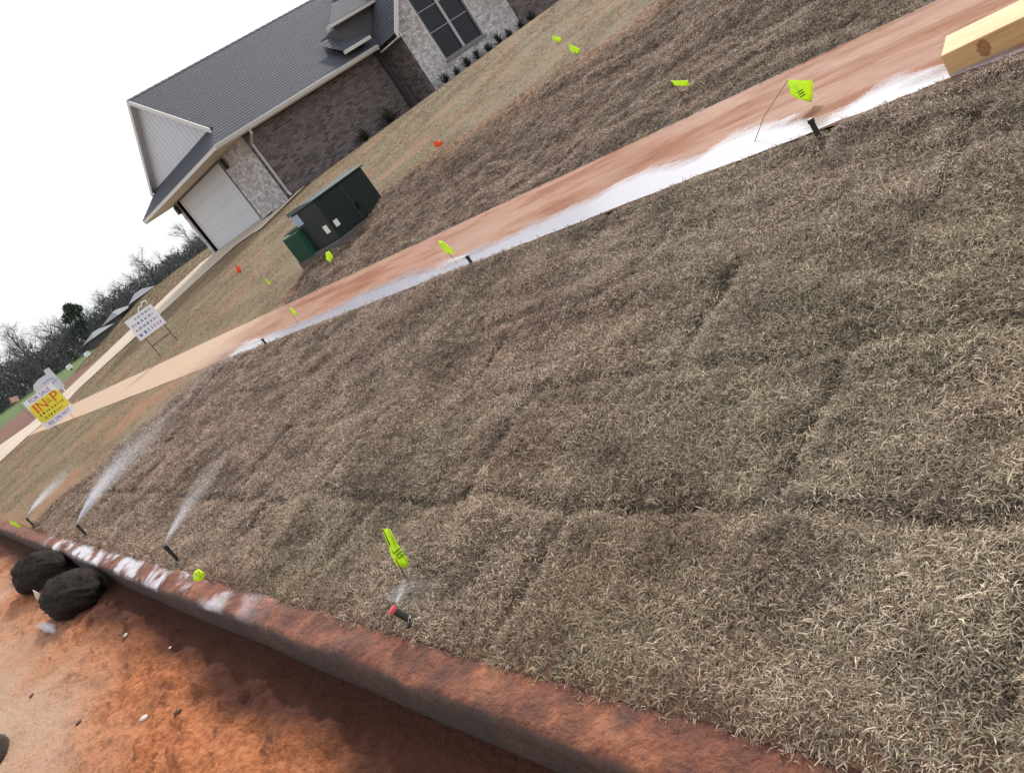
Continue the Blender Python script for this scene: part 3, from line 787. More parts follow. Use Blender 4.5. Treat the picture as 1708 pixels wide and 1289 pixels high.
# planting bed in front of the house
def mat_leaf(name, a, b):
    t = NT(name); t.set(Base=t.ramp(t.attr('rnd'), [(0, a), (1, b)]), Roughness=.6, Spec=.3); return t.m
M_LEAF = mat_leaf('dark_shrub_leaves', (.03, .034, .024), (.085, .088, .06))
M_MULCH = plain('mulch', (.055, .038, .028), .95, var=.4, scale=30, bump=.8)
grid('planting_bed', axis((-24.45, -23.95, .25)), axis((12.9, 19.2, .4)), lambda X, Y: land(X, Y) + .035, M_MULCH)
grid('planting_bed', axis((BX + .01, BX + .75, .25)), axis((19.0, 25.5, .4)), lambda X, Y: land(X, Y) + .05, M_MULCH)
def shrub(x, y, h, n, label, spread=.35):
    z = zat(x, y) + .03
    root = empty('shrub', (x, y, z), random.uniform(0, 6), label, 'shrub', 'young shrubs along the house wall')
    mb = MB()
    for k in range(n):
        a = random.uniform(0, 6.283); el = random.uniform(R(25), R(85)); L = h * random.uniform(.5, 1.05)
        d = Vector((math.cos(a) * math.cos(el) * spread / .35, math.sin(a) * math.cos(el) * spread / .35, math.sin(el)))
        s = Vector((-math.sin(a), math.cos(a), 0)) * random.uniform(.012, .022)
        p0 = Vector((random.uniform(-.04, .04), random.uniform(-.04, .04), 0)); p1 = p0 + d * L * .6; p2 = p1 + (d + Vector((0, 0, -.5))).normalized() * L * .4
        mb.add([p0 - s * .5, p0 + s * .5, p1 + s, p1 - s, p2], [(0, 1, 2, 3), (3, 2, 4)])
    mb.build('foliage', M_LEAF, root)
    st = MB(); st.tube([(0, 0, -.04), (.01, 0, h * .35)], [.02, .008], 6); st.build('stem', M_MULCH, root)
ys_ = [19.55, 20.15, 20.8, 21.4, 22.0, 22.6, 23.2, 23.9, 24.7]
ords = ['first', 'second', 'third', 'fourth', 'fifth', 'sixth', 'seventh', 'eighth', 'ninth']
for k, y in enumerate(ys_):
    shrub(BX + .38 + random.uniform(-.06, .06), y, random.uniform(.38, .6), 70, ords[k] + ' small dark shrub from the left under the whitewashed bay')
for k, (y, h, lb) in enumerate(((16.4, .55, 'rounded dark shrub against the brick side wall'), (17.7, .75, 'tallest dark shrub by the brick side wall recess'))):
    shrub(-24.2, y, h, 90, lb, .4)

# ================================================================== TRANSFORMER
M_GREEN = NT('dark_green_enamel').set(Base=(.010, .018, .017), Roughness=.5, Spec=.25)
M_GREEN2 = NT('fin_green_enamel').set(Base=(.028, .11, .07), Roughness=.4, Spec=.5)
M_LID = NT('lid_green_enamel').set(Base=(.03, .06, .055), Roughness=.22, Spec=.6)
M_STICK = plain('warning_sticker', (.75, .72, .68), .5, var=.1, scale=60)
M_BLUEGREY = plain('pale_blue_grey_plate', (.30, .36, .50), .35, var=.1)
tx, ty = -9.9, 5.49
tz = .64
trf = empty('pad_transformer', (tx, ty, tz), R(3), 'dark green pad-mounted transformer with ribbed cooling fins in the lawn', 'transformer')
mb = MB(); mb.box((-.70, 0, .07), (0, .92, .64)); mb.build('cabinet', M_GREEN, trf, bevel=.012)
mb = MB(); mb.prism([(-.74, -.03, .64), (.03, -.03, .64), (.03, -.03, .665), (-.35, -.03, .70), (-.74, -.03, .70)], (0, .98, 0)); mb.build('lid', M_LID, trf, bevel=.008)
mb = MB(); mb.box((-1.16, .06, .02), (-.70, .86, .46)); tank = mb.build('tank', M_GREEN2, trf, bevel=.01)
mb = MB(); mb.prism([(-1.20, .02, .46), (-.69, .02, .46), (-.69, .02, .50), (-1.20, .02, .48)], (0, .88, 0)); mb.build('tank_lid', M_LID, trf)
for k in range(10):
    mb = MB(); x = -1.13 + k * .045; mb.box((x, -.09, .06), (x + .012, .06, .44)); mb.build('cooling_fin', M_GREEN2, tank, bevel=.004)
mb = MB(); mb.box((-.70, -.012, .47), (-.52, 0, .62)); mb.build('lid_panel', M_BLUEGREY, trf)  # pale blue plate standing in for a sky-reflecting piece of the lid
mb = MB(); mb.box((-.21, -.004, .20), (-.10, 0, .31)); mb.build('warning_label', M_STICK, trf)
mb = MB(); mb.box((0, .05, .21), (.004, .125, .30)); mb.build('warning_label', M_STICK, trf)
mb = MB(); mb.box((.0, .46, .09), (.006, .47, .62)); mb.build('door_seam', M_DARK, trf)
mb = MB(); mb.tube([(.0, .52, .30), (.03, .52, .30)], .018, 8); mb.box((.02, .49, .22), (.035, .55, .29)); mb.build('padlock', plain('padlock_metal', (.03, .03, .03), .5, 1.), trf)
mb = MB(); mb.box((-1.22, -.06, -.25), (.03, .96, .07)); mb.build('concrete_pad', plain('pad_concrete', (.10, .09, .085), .9), trf, bevel=.01)

# ================================================================== TEXT
def text_mesh(name, s, size, mat, parent, M, extr=.002, sx=1.):
    cu = bpy.data.curves.new(name, 'FONT'); cu.body = s; cu.size = size; cu.align_x = 'CENTER'; cu.align_y = 'CENTER'; cu.extrude = extr; cu.resolution_u = 3
    to = bpy.data.objects.new(name, cu); COL.objects.link(to)
    dg = bpy.context.evaluated_depsgraph_get(); me = bpy.data.meshes.new_from_object(to.evaluated_get(dg))
    bpy.data.objects.remove(to, do_unlink=True); bpy.data.curves.remove(cu)
    me.name = name; me.transform(M @ Matrix.Diagonal((sx, 1, 1, 1))); me.materials.clear()
    return link(name, me, mat, parent)
# a sign's own frame: local x = across (as read), y = up, z = towards the reader
def sign_frame(): return Matrix(((0, 0, 1, 0), (1, 0, 0, 0), (0, 1, 0, 0), (0, 0, 0, 1)))
SF = sign_frame()
M_WHITE = plain('coroplast_white', (.80, .80, .84), .55, var=.04)
M_YEL = plain('sign_yellow', (.78, .66, .05), .55, var=.05)
M_RED = plain('sign_red', (.62, .10, .02), .55)
M_OLIVE = plain('sign_olive_ink', (.16, .18, .01), .55)
M_PURP = plain('sign_purple_ink', (.20, .10, .30), .55)
M_BLUE = plain('sign_blue_ink', (.13, .19, .45), .55)
M_LILAC = plain('sign_lilac_ink', (.42, .22, .62), .55)
M_WIRE = plain('dark_wire', (.035, .03, .028), .6)

def slab(mb, pts, z0, z1):
    """polygon in the sign plane (x across, y up), between two depths"""
    mb.prism([SF @ Vector((x, y, z0)) for x, y in pts], SF.to_3x3() @ Vector((0, 0, z1 - z0)))
def rect(x0, y0, x1, y1): return [(x0, y0), (x1, y0), (x1, y1), (x0, y1)]
def scrib(mb, x0, x1, y, h, z, rnd, word=(.03, .08), gap=.02):
    x = x0
    while x < x1:
        w = min(rnd.uniform(*word), x1 - x); n = max(1, int(w / (h * .62)))
        for k in range(n):
            a = x + k * w / n
            slab(mb, rect(a, y + rnd.uniform(0, .12) * h, a + w / n * .62, y + h * rnd.uniform(.75, 1.)), z, z + .002)
        x += w + gap
# yellow sign by the driveway mouth
ysx, ysy = -20.2, 3.07; ysz = .45
ys = empty('yard_sign', (ysx, ysy, ysz), R(-8),  'yellow and white yard sign with red letters by the driveway mouth', 'sign'); ys.scale = (.88, .88, .88)
W, Hh, B0 = .78, .84, .11
mb = MB(); slab(mb, rect(-W/2, B0, W/2, B0 + Hh), 0, .008); mb.build('panel', M_WHITE, ys)
mb = MB(); slab(mb, [(-.33, B0 + .17), (.33, B0 + .17), (.385, B0 + .25), (.385, B0 + .58), (.33, B0 + .68), (-.33, B0 + .68), (-.385, B0 + .58), (-.385, B0 + .25)], .008, .012); yb = mb.build('yellow_band', M_YEL, ys)
def T(x, y, z): return SF @ Matrix.Translation((x, y, z))
text_mesh('lettering', 'FOR SALE', .15, M_PURP, ys, T(0, B0 + .76, .010), sx=.85)
for s_, x, sz, mt, sx_ in (('I', -.27, .34, M_RED, 1.2), ('N', -.10, .34, M_RED, .95), ('&', .08, .20, plain('sign_gold', (.55, .33, .02), .5), 1.), ('P', .24, .36, M_RED, 1.0)):
    text_mesh('lettering', s_, sz, mt, yb, T(x, B0 + .53, .014), sx=sx_)
rn = random.Random(5)
mb = MB(); scrib(mb, -.30, .34, B0 + .33, .065, .012, rn); scrib(mb, -.26, .22, B0 + .22, .055, .012, rn); tag(mb.build('ink_lines', M_OLIVE, yb), kind='stuff')
text_mesh('lettering', '902 590 9077', .125, M_PURP, ys, T(0, B0 + .085, .010), sx=.85)
for sx_ in (-.22, .22):
    mb = MB(); mb.tube([SF @ Vector((sx_, -.2, -.004)), SF @ Vector((sx_, .7, -.004))], .006, 6); mb.build('stake', M_WIRE, ys)
# white sign in a wire frame, behind the sidewalk
ws = empty('yard_sign', (-17.2, 4.93, .50), R(-10), 'white yard sign with blue print on an H-shaped wire stake behind the sidewalk', 'sign')
WB = .46
mb = MB(); slab(mb, rect(-.30, WB, .30, WB + .46), 0, .008); pnl = mb.build('panel', M_WHITE, ws)
mb = MB(); rn = random.Random(8)
scrib(mb, -.12, .24, WB + .37, .05, .008, rn); scrib(mb, -.24, .22, WB + .27, .055, .008, rn); scrib(mb, -.24, .24, WB + .17, .055, .008, rn); scrib(mb, -.25, -.02, WB + .05, .075, .008, rn, word=(.05, .1)); tag(mb.build('ink_lines', M_BLUE, pnl), kind='stuff')
mb = MB(); scrib(mb, .02, .26, WB + .06, .06, .008, rn); tag(mb.build('ink_lines', M_LILAC, pnl), kind='stuff')
mb = MB(); mb.tube([SF @ Vector(p) for p in ((.02, WB + .46, .0), (.08, WB + .53, 0), (.13, WB + .51, 0), (.18, WB + .57, 0), (.27, WB + .56, 0), (.25, WB + .49, 0))], .012, 6); mb.build('topper', M_WHITE, ws)
for sx_ in (-.20, .24):
    mb = MB(); mb.tube([SF @ Vector((sx_, -.15, -.008)), SF @ Vector((sx_, WB + .3, -.008))], .009, 6); mb.build('stake', M_WIRE, ws)
mb = MB(); mb.tube([SF @ Vector((-.20, .26, -.008)), SF @ Vector((.24, .26, -.008))], .009, 6); mb.build('crossbar', M_WIRE, ws)
# pale sign beyond the driveway
z3 = .55
s3 = empty('yard_sign', (-33.0, 5.45, z3), R(-14), 'pale grey sign board with notched top corner behind the yellow sign', 'sign')
mb = MB(); slab(mb, [(-.42, .30), (.38, .30), (.40, .85), (.40, 1.12), (.22, 1.14), (.18, .98), (-.10, 1.0), (-.36, .93), (-.44, .80)], 0, .02)
s3p = mb.build('panel', plain('grey_white_board', (.52, .54, .60), .6, var=.1, scale=4), s3)
mb = MB(); mb.tube([SF @ Vector(p) for p in ((-.06, .52, .022), (-.08, .64, .022), (.05, .66, .022), (.15, .60, .022), (.26, .66, .022), (.36, .64, .022))], .014, 5); mb.tube([SF @ Vector(p) for p in ((-.1, .78, .022), (.12, .80, .022), (.3, .74, .022))], .012, 5); mb.build('ink_lines', M_BLUE, s3p)
for sx_ in (-.3, .28):
    mb = MB(); mb.box((-.035, sx_ - .02, -.4), (-.002, sx_ + .02, .6)); mb.build('stake', M_WHITE, s3)
# small pinkish marker on a post, far left
z4 = zat(-38, 4.95)
s4 = empty('marker_post', (-38, 5.0, z4), 0, 'small pale orange marker board on a thin post by the red dirt', 'post')
mb = MB(); slab(mb, [(-.16, .88), (.12, .80), (.17, 1.0), (-.10, 1.1)], 0, .02); mb.build('board', plain('faded_orange', (.62, .36, .28), .7), s4)
mb = MB(); mb.tube([(-.01, .02, -.2), (-.01, .0, 1.0)], .018, 6); mb.build('pole', plain('weathered_wood', (.30, .22, .16), .8), s4)
for (x, y, lb) in ((-75, 14.5, 'left of two small white boxes on the far green verge'), (-75, 16.2, 'right of two small white boxes on the far green verge')):
    z = zat(x, y) - .28; r_ = empty('mailbox', (x, y, z), R(10), lb, 'mailbox', 'white boxes on the far verge')
    mb = MB(); mb.prism([(-.25, -.16, .35), (-.25, .16, .35), (-.25, .16, .6), (-.25, .09, .72), (-.25, -.09, .72), (-.25, -.16, .6)], (.5, 0, 0)); mb.build('box', M_WHITE, r_)
    mb = MB(); mb.box((-.05, -.05, -.2), (.05, .05, .35)); mb.build('post', M_WIRE, r_)

# ================================================================== MARKER FLAGS
def mat_flag(name, col):
    t = NT(name); t.set(Base=t.mix(t.noise(14, 3), tuple(x * .85 for x in col), col), Roughness=.45, Spec=.4)
    tr_ = t.n('ShaderNodeBsdfTranslucent'); tr_.inputs[0].default_value = (*col, 1)
    mx = t.n('ShaderNodeMixShader'); mx.inputs[0].default_value = .4
    out = [n for n in t.t.nodes if n.type == 'OUTPUT_MATERIAL'][0]
    t.l(t.b.outputs[0], mx.inputs[1]); t.l(tr_.outputs[0], mx.inputs[2]); t.l(mx.outputs[0], out.inputs[0]); return t.m
M_LIME = mat_flag('lime_vinyl', (.76, 1.0, .06)); M_ORNG = mat_flag('orange_vinyl', (.85, .16, .05))
M_INK = plain('flag_ink', (.16, .30, .02), .6)
M_STEEL = plain('wire_steel', (.10, .085, .075), .5, 1.)
FLAGS = [
 ((-2.49, .79, .16), [(-2.47, .854, .428), (-2.464, .871, .409), (-2.468, .861, .356), (-2.47, .853, .281), (-2.474, .841, .262), (-2.482, .815, .294), (-2.479, .824, .338)], 'twisted long lime flag nearest the camera beside the red-capped sprinkler', 1),
 ((-4.33, .66, .15), [(-4.328, .613, .264), (-4.324, .644, .262), (-4.323, .651, .226), (-4.326, .63, .2), (-4.332, .588, .228)], 'small crumpled lime flag at the kerb edge', 0),
 ((-11.35, .66, .15), [(-11.35, .566, .387), (-11.349, .583, .352), (-11.348, .612, .236), (-11.349, .582, .237), (-11.351, .548, .337)], 'thin drooping lime flag at the far left end of the kerb', 0),
 ((-2.39, 3.30, .44), [(-2.16, 3.524, .606), (-2.083, 3.578, .545), (-2.118, 3.554, .459), (-2.157, 3.525, .509), (-2.173, 3.515, .542)], 'large square lime flag on a leaning wire in front of the wet sidewalk', 1),
 ((-3.5, 4.6, .48), [(-3.525, 4.581, .677), (-3.448, 4.64, .619), (-3.456, 4.633, .582), (-3.521, 4.584, .639)], 'narrow lime flag in the sod just behind the sidewalk on the right', 0),
 ((-6.4, 7.19, .82), [(-6.42, 7.172, 1.106), (-6.362, 7.224, .991), (-6.388, 7.201, .958), (-6.435, 7.159, 1.014)], 'lower of two lime flags close together in the upper lawn', 0),
 ((-7.42, 8.15, .95), [(-7.435, 8.136, 1.251), (-7.377, 8.189, 1.159), (-7.404, 8.164, 1.127), (-7.452, 8.121, 1.202)], 'upper of two lime flags close together in the upper lawn', 0),
 ((-4.83, 3.31, .44), [(-4.848, 3.284, .653), (-4.831, 3.309, .632), (-4.815, 3.331, .533), (-4.825, 3.318, .509), (-4.848, 3.283, .559)], 'leaf-shaped lime flag in front of the middle of the sidewalk', 0),
 ((-8.6, 4.49, .47), [(-8.595, 4.5, .779), (-8.576, 4.536, .766), (-8.575, 4.537, .692), (-8.606, 4.478, .658), (-8.614, 4.462, .711)], 'pale lime flag just in front of the green transformer', 0),
 ((-11.53, 4.99, .53), [(-11.531, 4.988, .823), (-11.521, 5.01, .774), (-11.513, 5.03, .695), (-11.527, 4.998, .689)], 'tiny lime flag left of the transformer on bare clay', 0),
 ((-7.89, 3.40, .44), [(-7.904, 3.438, .619), (-7.895, 3.459, .602), (-7.891, 3.468, .52), (-7.907, 3.432, .535)], 'tiny lime flag over the left end of the wet sidewalk', 0),
 ((-15.8, 6.54, .74), [(-15.797, 6.548, 1.102), (-15.778, 6.594, 1.024), (-15.795, 6.553, .915), (-15.824, 6.481, .957)], 'orange flag in the lawn left of the transformer', 2),
 ((-9.14, 7.1, .81), [(-9.169, 7.063, 1.02), (-9.102, 7.149, .956), (-9.127, 7.116, .911), (-9.18, 7.049, .94)], 'orange flag in the lawn right of the transformer', 2),
]
for k, (foot, pts, lab, mode) in enumerate(FLAGS):
    root = empty('marker_flag', foot, 0, lab, 'flag', 'orange marker flags' if mode == 2 else 'lime green marker flags')
    F = Vector(foot); P = [Vector(p) - F for p in pts]
    c = sum(P, Vector()) / len(P); vd = Vector((-F.x, -F.y, 0)).normalized()
    # vinyl sheet: fan of rings, bulged and creased, given thickness
    mb = MB(); vs = [c + vd * .012]; rings = 3; n = len(P); sub = 3; ring = []
    dense = []
    for i in range(n):
        for s in range(sub): dense.append(P[i].lerp(P[(i + 1) % n], s / sub))
    nd = len(dense); fs = []
    for r_ in range(1, rings + 1):
        f = r_ / rings
        for i, p in enumerate(dense):
            w = math.sin(i * 2.4 + k) * .008 * f + (1 - f * f) * .012 + math.sin(7 * f + i) * .003
            vs.append(c.lerp(p, f) + vd * w)
    for i in range(nd): fs.append((0, 1 + i, 1 + (i + 1) % nd))
    for r_ in range(rings - 1):
        a = 1 + r_ * nd; b = a + nd
        for i in range(nd): fs.append((a + i, b + i, b + (i + 1) % nd, a + (i + 1) % nd))
    mb.add(vs, fs); vin = mb.build('vinyl', M_ORNG if mode == 2 else M_LIME, root, smooth=True)
    so_ = vin.modifiers.new('thick', 'SOLIDIFY'); so_.thickness = .0008
    if mode == 1:
        up_ = Vector((0, 0, 1)); side = vd.cross(up_)
        ink = MB()
        for q in range(3):
            o_ = c + vd * .019 + (P[3] - P[0]).normalized() * (.012 * q - .004)
            ink.add([o_ - (P[3] - P[0]).normalized() * .003 - side * .012, o_ + (P[3] - P[0]).normalized() * .003 - side * .012, o_ + (P[3] - P[0]).normalized() * .003 + side * .014, o_ - (P[3] - P[0]).normalized() * .003 + side * .014], [(0, 1, 2, 3)])
        ik = ink.build('ink_mark', M_INK, vin); s2 = ik.modifiers.new('thick', 'SOLIDIFY'); s2.thickness = .0006
    w = MB(); top = P[0] * .98 + c * .02
    w.tube([(0, 0, -.06), tuple(top * .5 + vd * .004), tuple(top + vd * .006)], .0017, 5); w.build('wire', M_STEEL, root)

# ================================================================== SPRINKLERS
M_BLK = plain('black_plastic', (.014, .013, .013), .45)
M_CAPR = plain('red_nozzle', (.70, .06, .10), .4)
M_GREY = plain('grey_nozzle', (.30, .28, .27), .5)
SPR = [((-11.14, .69), .11, 'far left sprinkler head at the end of the sod strip', 0, 0), ((-8.03, .73), .11, 'second sprinkler head from the left throwing the tallest white jet', 0, 0),
       ((-5.09, .71), .11, 'sprinkler head beside the kerb throwing a thin jet', 0, 0), ((-2.39, .71), .06, 'red-topped sprinkler head nearest the camera', 1, R(22)),
       ((-1.90, 3.12), .055, 'black sprinkler riser at the sidewalk edge near the lumber', 0, 0), ((-4.44, 3.13), .06, 'low black sprinkler head at the middle of the sidewalk edge', 0, 0),
       ((-8.2, 3.13), .06, 'tiny sprinkler head at the left end of the wet sidewalk edge', 0, 0)]
for (x, y), h, lab, red, tilt in SPR:
    sink = .03 if y > 3 else 0.
    z = zat(x, y) + .008 - sink; h += .022 + sink
    root = empty('sprinkler_head', (x, y, z), 0, lab, 'sprinkler', 'pop-up sprinkler heads')
    root.rotation_euler = (tilt * .6, -tilt, 0)
    mb = MB(); mb.tube([(0, 0, -.06), (0, 0, .006), (0, 0, .012), (0, 0, .016)], [.026, .026, .024, .012], 14); mb.build('body', M_BLK, root)
    mb = MB(); mb.tube([(0, 0, .012), (0, 0, h * .82)], [.0115, .0115], 10); mb.build('riser', M_BLK, root)
    mb = MB(); mb.tube([(0, 0, h * .80), (0, 0, h * .84), (0, 0, h * .97), (0, 0, h)], [.010, .0145, .0145, .010], 12); mb.build('nozzle', M_CAPR if red else M_BLK, root)

def mat_spray():
    t = NT('water_spray')
    tr_ = t.n('ShaderNodeBsdfTranslucent'); tr_.inputs[0].default_value = (.93, .95, 1, 1)
    df = t.n('ShaderNodeBsdfDiffuse'); df.inputs[0].default_value = (.93, .95, 1, 1)
    tp = t.n('ShaderNodeBsdfTransparent')
    m1 = t.n('ShaderNodeMixShader'); m1.inputs[0].default_value = .5
    m2 = t.n('ShaderNodeMixShader'); m2.inputs[0].default_value = .09
    out = [n for n in t.t.nodes if n.type == 'OUTPUT_MATERIAL'][0]
    t.l(df.outputs[0], m1.inputs[1]); t.l(tr_.outputs[0], m1.inputs[2]); t.l(tp.outputs[0], m2.inputs[1]); t.l(m1.outputs[0], m2.inputs[2]); t.l(m2.outputs[0], out.inputs[0])
    return t.m
M_SPRAY = mat_spray()
def spray(x, y, h, az0, az1, elev, speed, n, w, label, core=.5, tmax=1.):
    z = zat(x, y) + .03 + h
    r = np.random.default_rng(int(abs(x) * 100))
    f = (r.random(n) ** 1.15) * tmax
    az = np.where(r.random(n) < core, R((az0 + az1) / 2) + r.normal(0, R(abs(az1 - az0) * .09), n), R(az0) + r.random(n) * R(az1 - az0))
    el = R(elev) + r.normal(0, R(4.0), n)
    v = speed * (1 + r.normal(0, .09, n))
    T_ = 2 * v * np.sin(el) / 9.8 + .08
    t = f * T_
    dx, dy = np.cos(az), np.sin(az)
    px = x + v * np.cos(el) * t * dx; py = y + v * np.cos(el) * t * dy; pz = z + v * np.sin(el) * t - 4.9 * t * t
    ok = pz > land(px, py) + .03
    vx, vy, vz = v * np.cos(el) * dx, v * np.cos(el) * dy, v * np.sin(el) - 9.8 * t
    spd = np.sqrt(vx**2 + vy**2 + vz**2)
    L = (.012 + .03 * r.random(n)); ww = w * (.5 + r.random(n)) * (1.25 - .9 * f / tmax)
    D = np.stack([vx, vy, vz], 1) / spd[:, None]; P = np.stack([px, py, pz], 1)
    A = np.cross(D, [0, 0, 1.]); A /= np.linalg.norm(A, axis=1)[:, None]; B = np.cross(D, A)
    V = np.stack([P - D * L[:, None] / 2, P + A * ww[:, None], P - A * ww[:, None] * .5 + B * ww[:, None] * .87, P - A * ww[:, None] * .5 - B * ww[:, None] * .87, P + D * L[:, None] / 2], 1)[ok]
    k = len(V); b = np.arange(k)[:, None, None] * 5
    Ft = (np.array([(0, 1, 2), (0, 2, 3), (0, 3, 1), (4, 2, 1), (4, 3, 2), (4, 1, 3)])[None] + b).reshape(-1, 3)
    me = bpy.data.meshes.new('water_spray'); me.from_pydata(V.reshape(-1, 3).tolist(), [], Ft.tolist())
    o = link('water_spray', me, M_SPRAY); tag(o, label, 'water spray', kind='stuff')
spray(-8.03, .73, .11, 80, 112, 22, 5.0, 26000, .0009, 'tall fan of white spray from the second sprinkler', .6, .52)
spray(-11.14, .69, .11, 62, 86, 20, 4.4, 8000, .0011, 'pale spray from the far left sprinkler', .65, .42)
spray(-5.09, .71, .11, 88, 110, 21, 4.2, 6500, .0006, 'thin jet of spray from the sprinkler beside the kerb', .65, .38)
spray(-2.39, .71, .06, -20, 200, 48, 0.95, 1300, .0005, 'small white splash at the red-topped sprinkler', .2)
spray(-4.44, 3.13, .06, 200, 340, 20, 3.8, 7000, .0005, 'faint mist drifting over the middle of the sod', .1)
spray(-8.2, 3.13, .06, 200, 340, 22, 3.8, 9000, .0007, 'faint mist at the left end of the sod', .1)

# ================================================================== LUMBER, BAGS, BOOT, PEBBLES
def mat_wood():
    t = NT('yellow_pine')
    tx_ = t.n('ShaderNodeTexCoord').outputs['Object']
    n = t.noise(7, 5, .6, vec=tx_, stretch=(.6, 9, 9)); n2 = t.noise(2, 3, vec=tx_)
    c = t.ramp(n, [(.3, (.44, .245, .095)), (.5, (.55, .335, .15)), (.75, (.62, .42, .215))])
    t.set(Base=c, Roughness=.65, Spec=.3); t.bump(n, .15, .004); return t.m
lum = empty('lumber_post', (-1.40, 3.215, .437), R(14), 'yellow pine timber with a dark knot lying on the sidewalk edge', 'lumber')
mb = MB(); mb.box((0, 0, 0), (2.2, .245, .085)); mb.build('timber', mat_wood(), lum, bevel=.004)
kn = MB(); n = 18
vs = [(.13 + .020 * math.cos(2*math.pi*k/n) * (1 + .2 * math.sin(3*k)), -.0015, .045 + .032 * math.sin(2*math.pi*k/n)) for k in range(n)]
kn.prism(vs, (0, .004, 0)); kn.build('knot', plain('knot_wood', (.30, .13, .05), .6, var=.4, scale=60), lum)

def mat_bag():
    t = NT('black_mesh_fabric'); n = t.noise(60, 4, .7)
    t.set(Base=t.ramp(n, [(.3, (.008, .0055, .0045)), (.7, (.035, .023, .017))]), Roughness=.9, Spec=.2); t.bump(n, .8, .02); return t.m
M_BAG = mat_bag()
def bag(loc, dims, rz, label, seed):
    bm = bmesh.new(); bmesh.ops.create_icosphere(bm, subdivisions=5, radius=1)
    for v in bm.verts:
        p = v.co.copy()
        a = math.atan2(p.y, p.x)
        k = 1 + .24 * (float(fbm(p.x * 1.3 + seed, p.y * 1.3 + p.z * 1.7, 1.5, 4, seed)) - .5) + .0 * a + .05 * (float(fbm(p.x * 8 + seed, p.y * 8 + p.z * 7, 1, 3, seed + 1)) - .5)
        p = p * k
        z = p.z; z = max(z, -.62) if z < 0 else z
        pinch = 1 - .45 * max(0, abs(p.x) - .78) / .3
        v.co = Vector((p.x * dims[0], p.y * dims[1] * pinch, (z + .62) * dims[2]))
    me = bpy.data.meshes.new('fabric'); bm.to_mesh(me); bm.free()
    root = empty('gravel_bag', loc, rz, label, 'bag', 'black bags in the gutter')
    link('fabric', me, M_BAG, root, smooth=True)
    return root
b1 = bag((-8.6, .31, -.02), (.48, .20, .19), R(12), 'lumpy black bag at the left in the gutter with frayed surface', 3)
b2 = bag((-6.95, .29, -.02), (.42, .20, .165), R(5), 'rounded black bag at the right in the gutter', 9)
tg = MB(); tg.prism([(.45, -.27, .0), (.47, -.235, .0), (.475, -.235, .06), (.465, -.25, .13), (.45, -.275, .06)], (.012, -.006, 0))
tg.build('tag', plain('tag_plastic', (.70, .60, .52), .5), b1)
# frayed fibres of the left bag
for bb, dm, nf in ((b1, (.48, .20, .19), 2600), (b2, (.42, .20, .165), 2200)):
    fb = MB(); rr = random.Random(4)
    for k in range(nf):
        a = rr.uniform(0, 6.28); e = rr.uniform(-.5, 1.5)
        p = Vector((dm[0] * math.cos(a) * math.cos(e), dm[1] * math.sin(a) * math.cos(e), dm[2] * (math.sin(e) * .98 + .62)))
        d = Vector((rr.uniform(-1, 1), rr.uniform(-1, 1), rr.uniform(-.6, .8))).normalized() * rr.uniform(.02, .07); s = Vector((rr.uniform(-1, 1), rr.uniform(-1, 1), 0)).normalized() * .002
        fb.add([p * .97 - s, p * .97 + s, p + d], [(0, 1, 2)])
    fbo = fb.build('frayed_fibres', M_BAG, bb); fbo['kind'] = 'stuff'

bt = empty('boot', (-5.38, -.545, 0), R(-14), 'black boot toe with a metal ring at the lower left edge', 'boot')
bm = bmesh.new(); bmesh.ops.create_icosphere(bm, subdivisions=4, radius=1)
for v in bm.verts:
    x, y, z = v.co; z = max(z, -.35)
    hgt = .085 if x > 0 else .085 + .10 * min(1, -x * 1.3)
    v.co = Vector((x * .15, y * .052 * (1 - .2 * max(0, x)), .02 + (z + .35) * hgt))
me = bpy.data.meshes.new('upper'); bm.to_mesh(me); bm.free(); link('upper', me, NT('boot_leather').set(Base=(.012, .011, .012), Roughness=.35), bt, smooth=True)
mb = MB(); mb.prism([(.165 * math.cos(2*math.pi*k/24), .058 * math.sin(2*math.pi*k/24), 0) for k in range(24)], (0, 0, .03)); mb.build('sole', M_BLK, bt)
mb = MB(); ring = [(.03 + .016 * math.cos(2*math.pi*k/16), -.045, .105 + .016 * math.sin(2*math.pi*k/16)) for k in range(17)]; mb.tube(ring, .004, 6, cap=False); mb.build('metal_ring', plain('ring_steel', (.6, .6, .62), .25, 1.), bt)
mb = MB(); mb.box((.0, -.062, .04), (.016, -.050, .095)); mb.build('strap', plain('grey_strap', (.25, .26, .28), .5), bt)

M_PEB = plain('pale_pebble', (.70, .62, .56), .8); M_CLOD = plain('dark_clod', (.12, .06, .038), .95)
def pebble(x, y, r, mt, name, label, cat, group):
    bm = bmesh.new(); bmesh.ops.create_icosphere(bm, subdivisions=2, radius=r)
    s = random.random() * 50
    for v in bm.verts: v.co = Vector((v.co.x * 1.4, v.co.y * .9, v.co.z * .65)) * (.8 + .5 * float(fbm(v.co.x / r + s, v.co.y / r + v.co.z / r, 1., 2, 5)))
    me = bpy.data.meshes.new(name); bm.to_mesh(me); bm.free()
    o = link(name, me, mt); o.location = (x, y, float(road_z(np.array([[x]]), np.array([[y]]))[0, 0]) + r * .3); o.rotation_euler = (0, 0, random.uniform(0, 3))
    tag(o, label, cat, group)
for x, y, r_, lb in ((-5.35, .27, .014, 'pale pebble at the edge of the shaded gutter'), (-4.18, .02, .015, 'largest pale pebble in the middle of the clay road'), (-2.15, .29, .010, 'pale pebble nearest the camera, low in the picture'), (-4.62, .33, .008, 'tiny pale pebble close to the kerb shadow')):
    pebble(x, y, r_, M_PEB, 'pebble', lb, 'pebble', 'pale pebbles on the road')
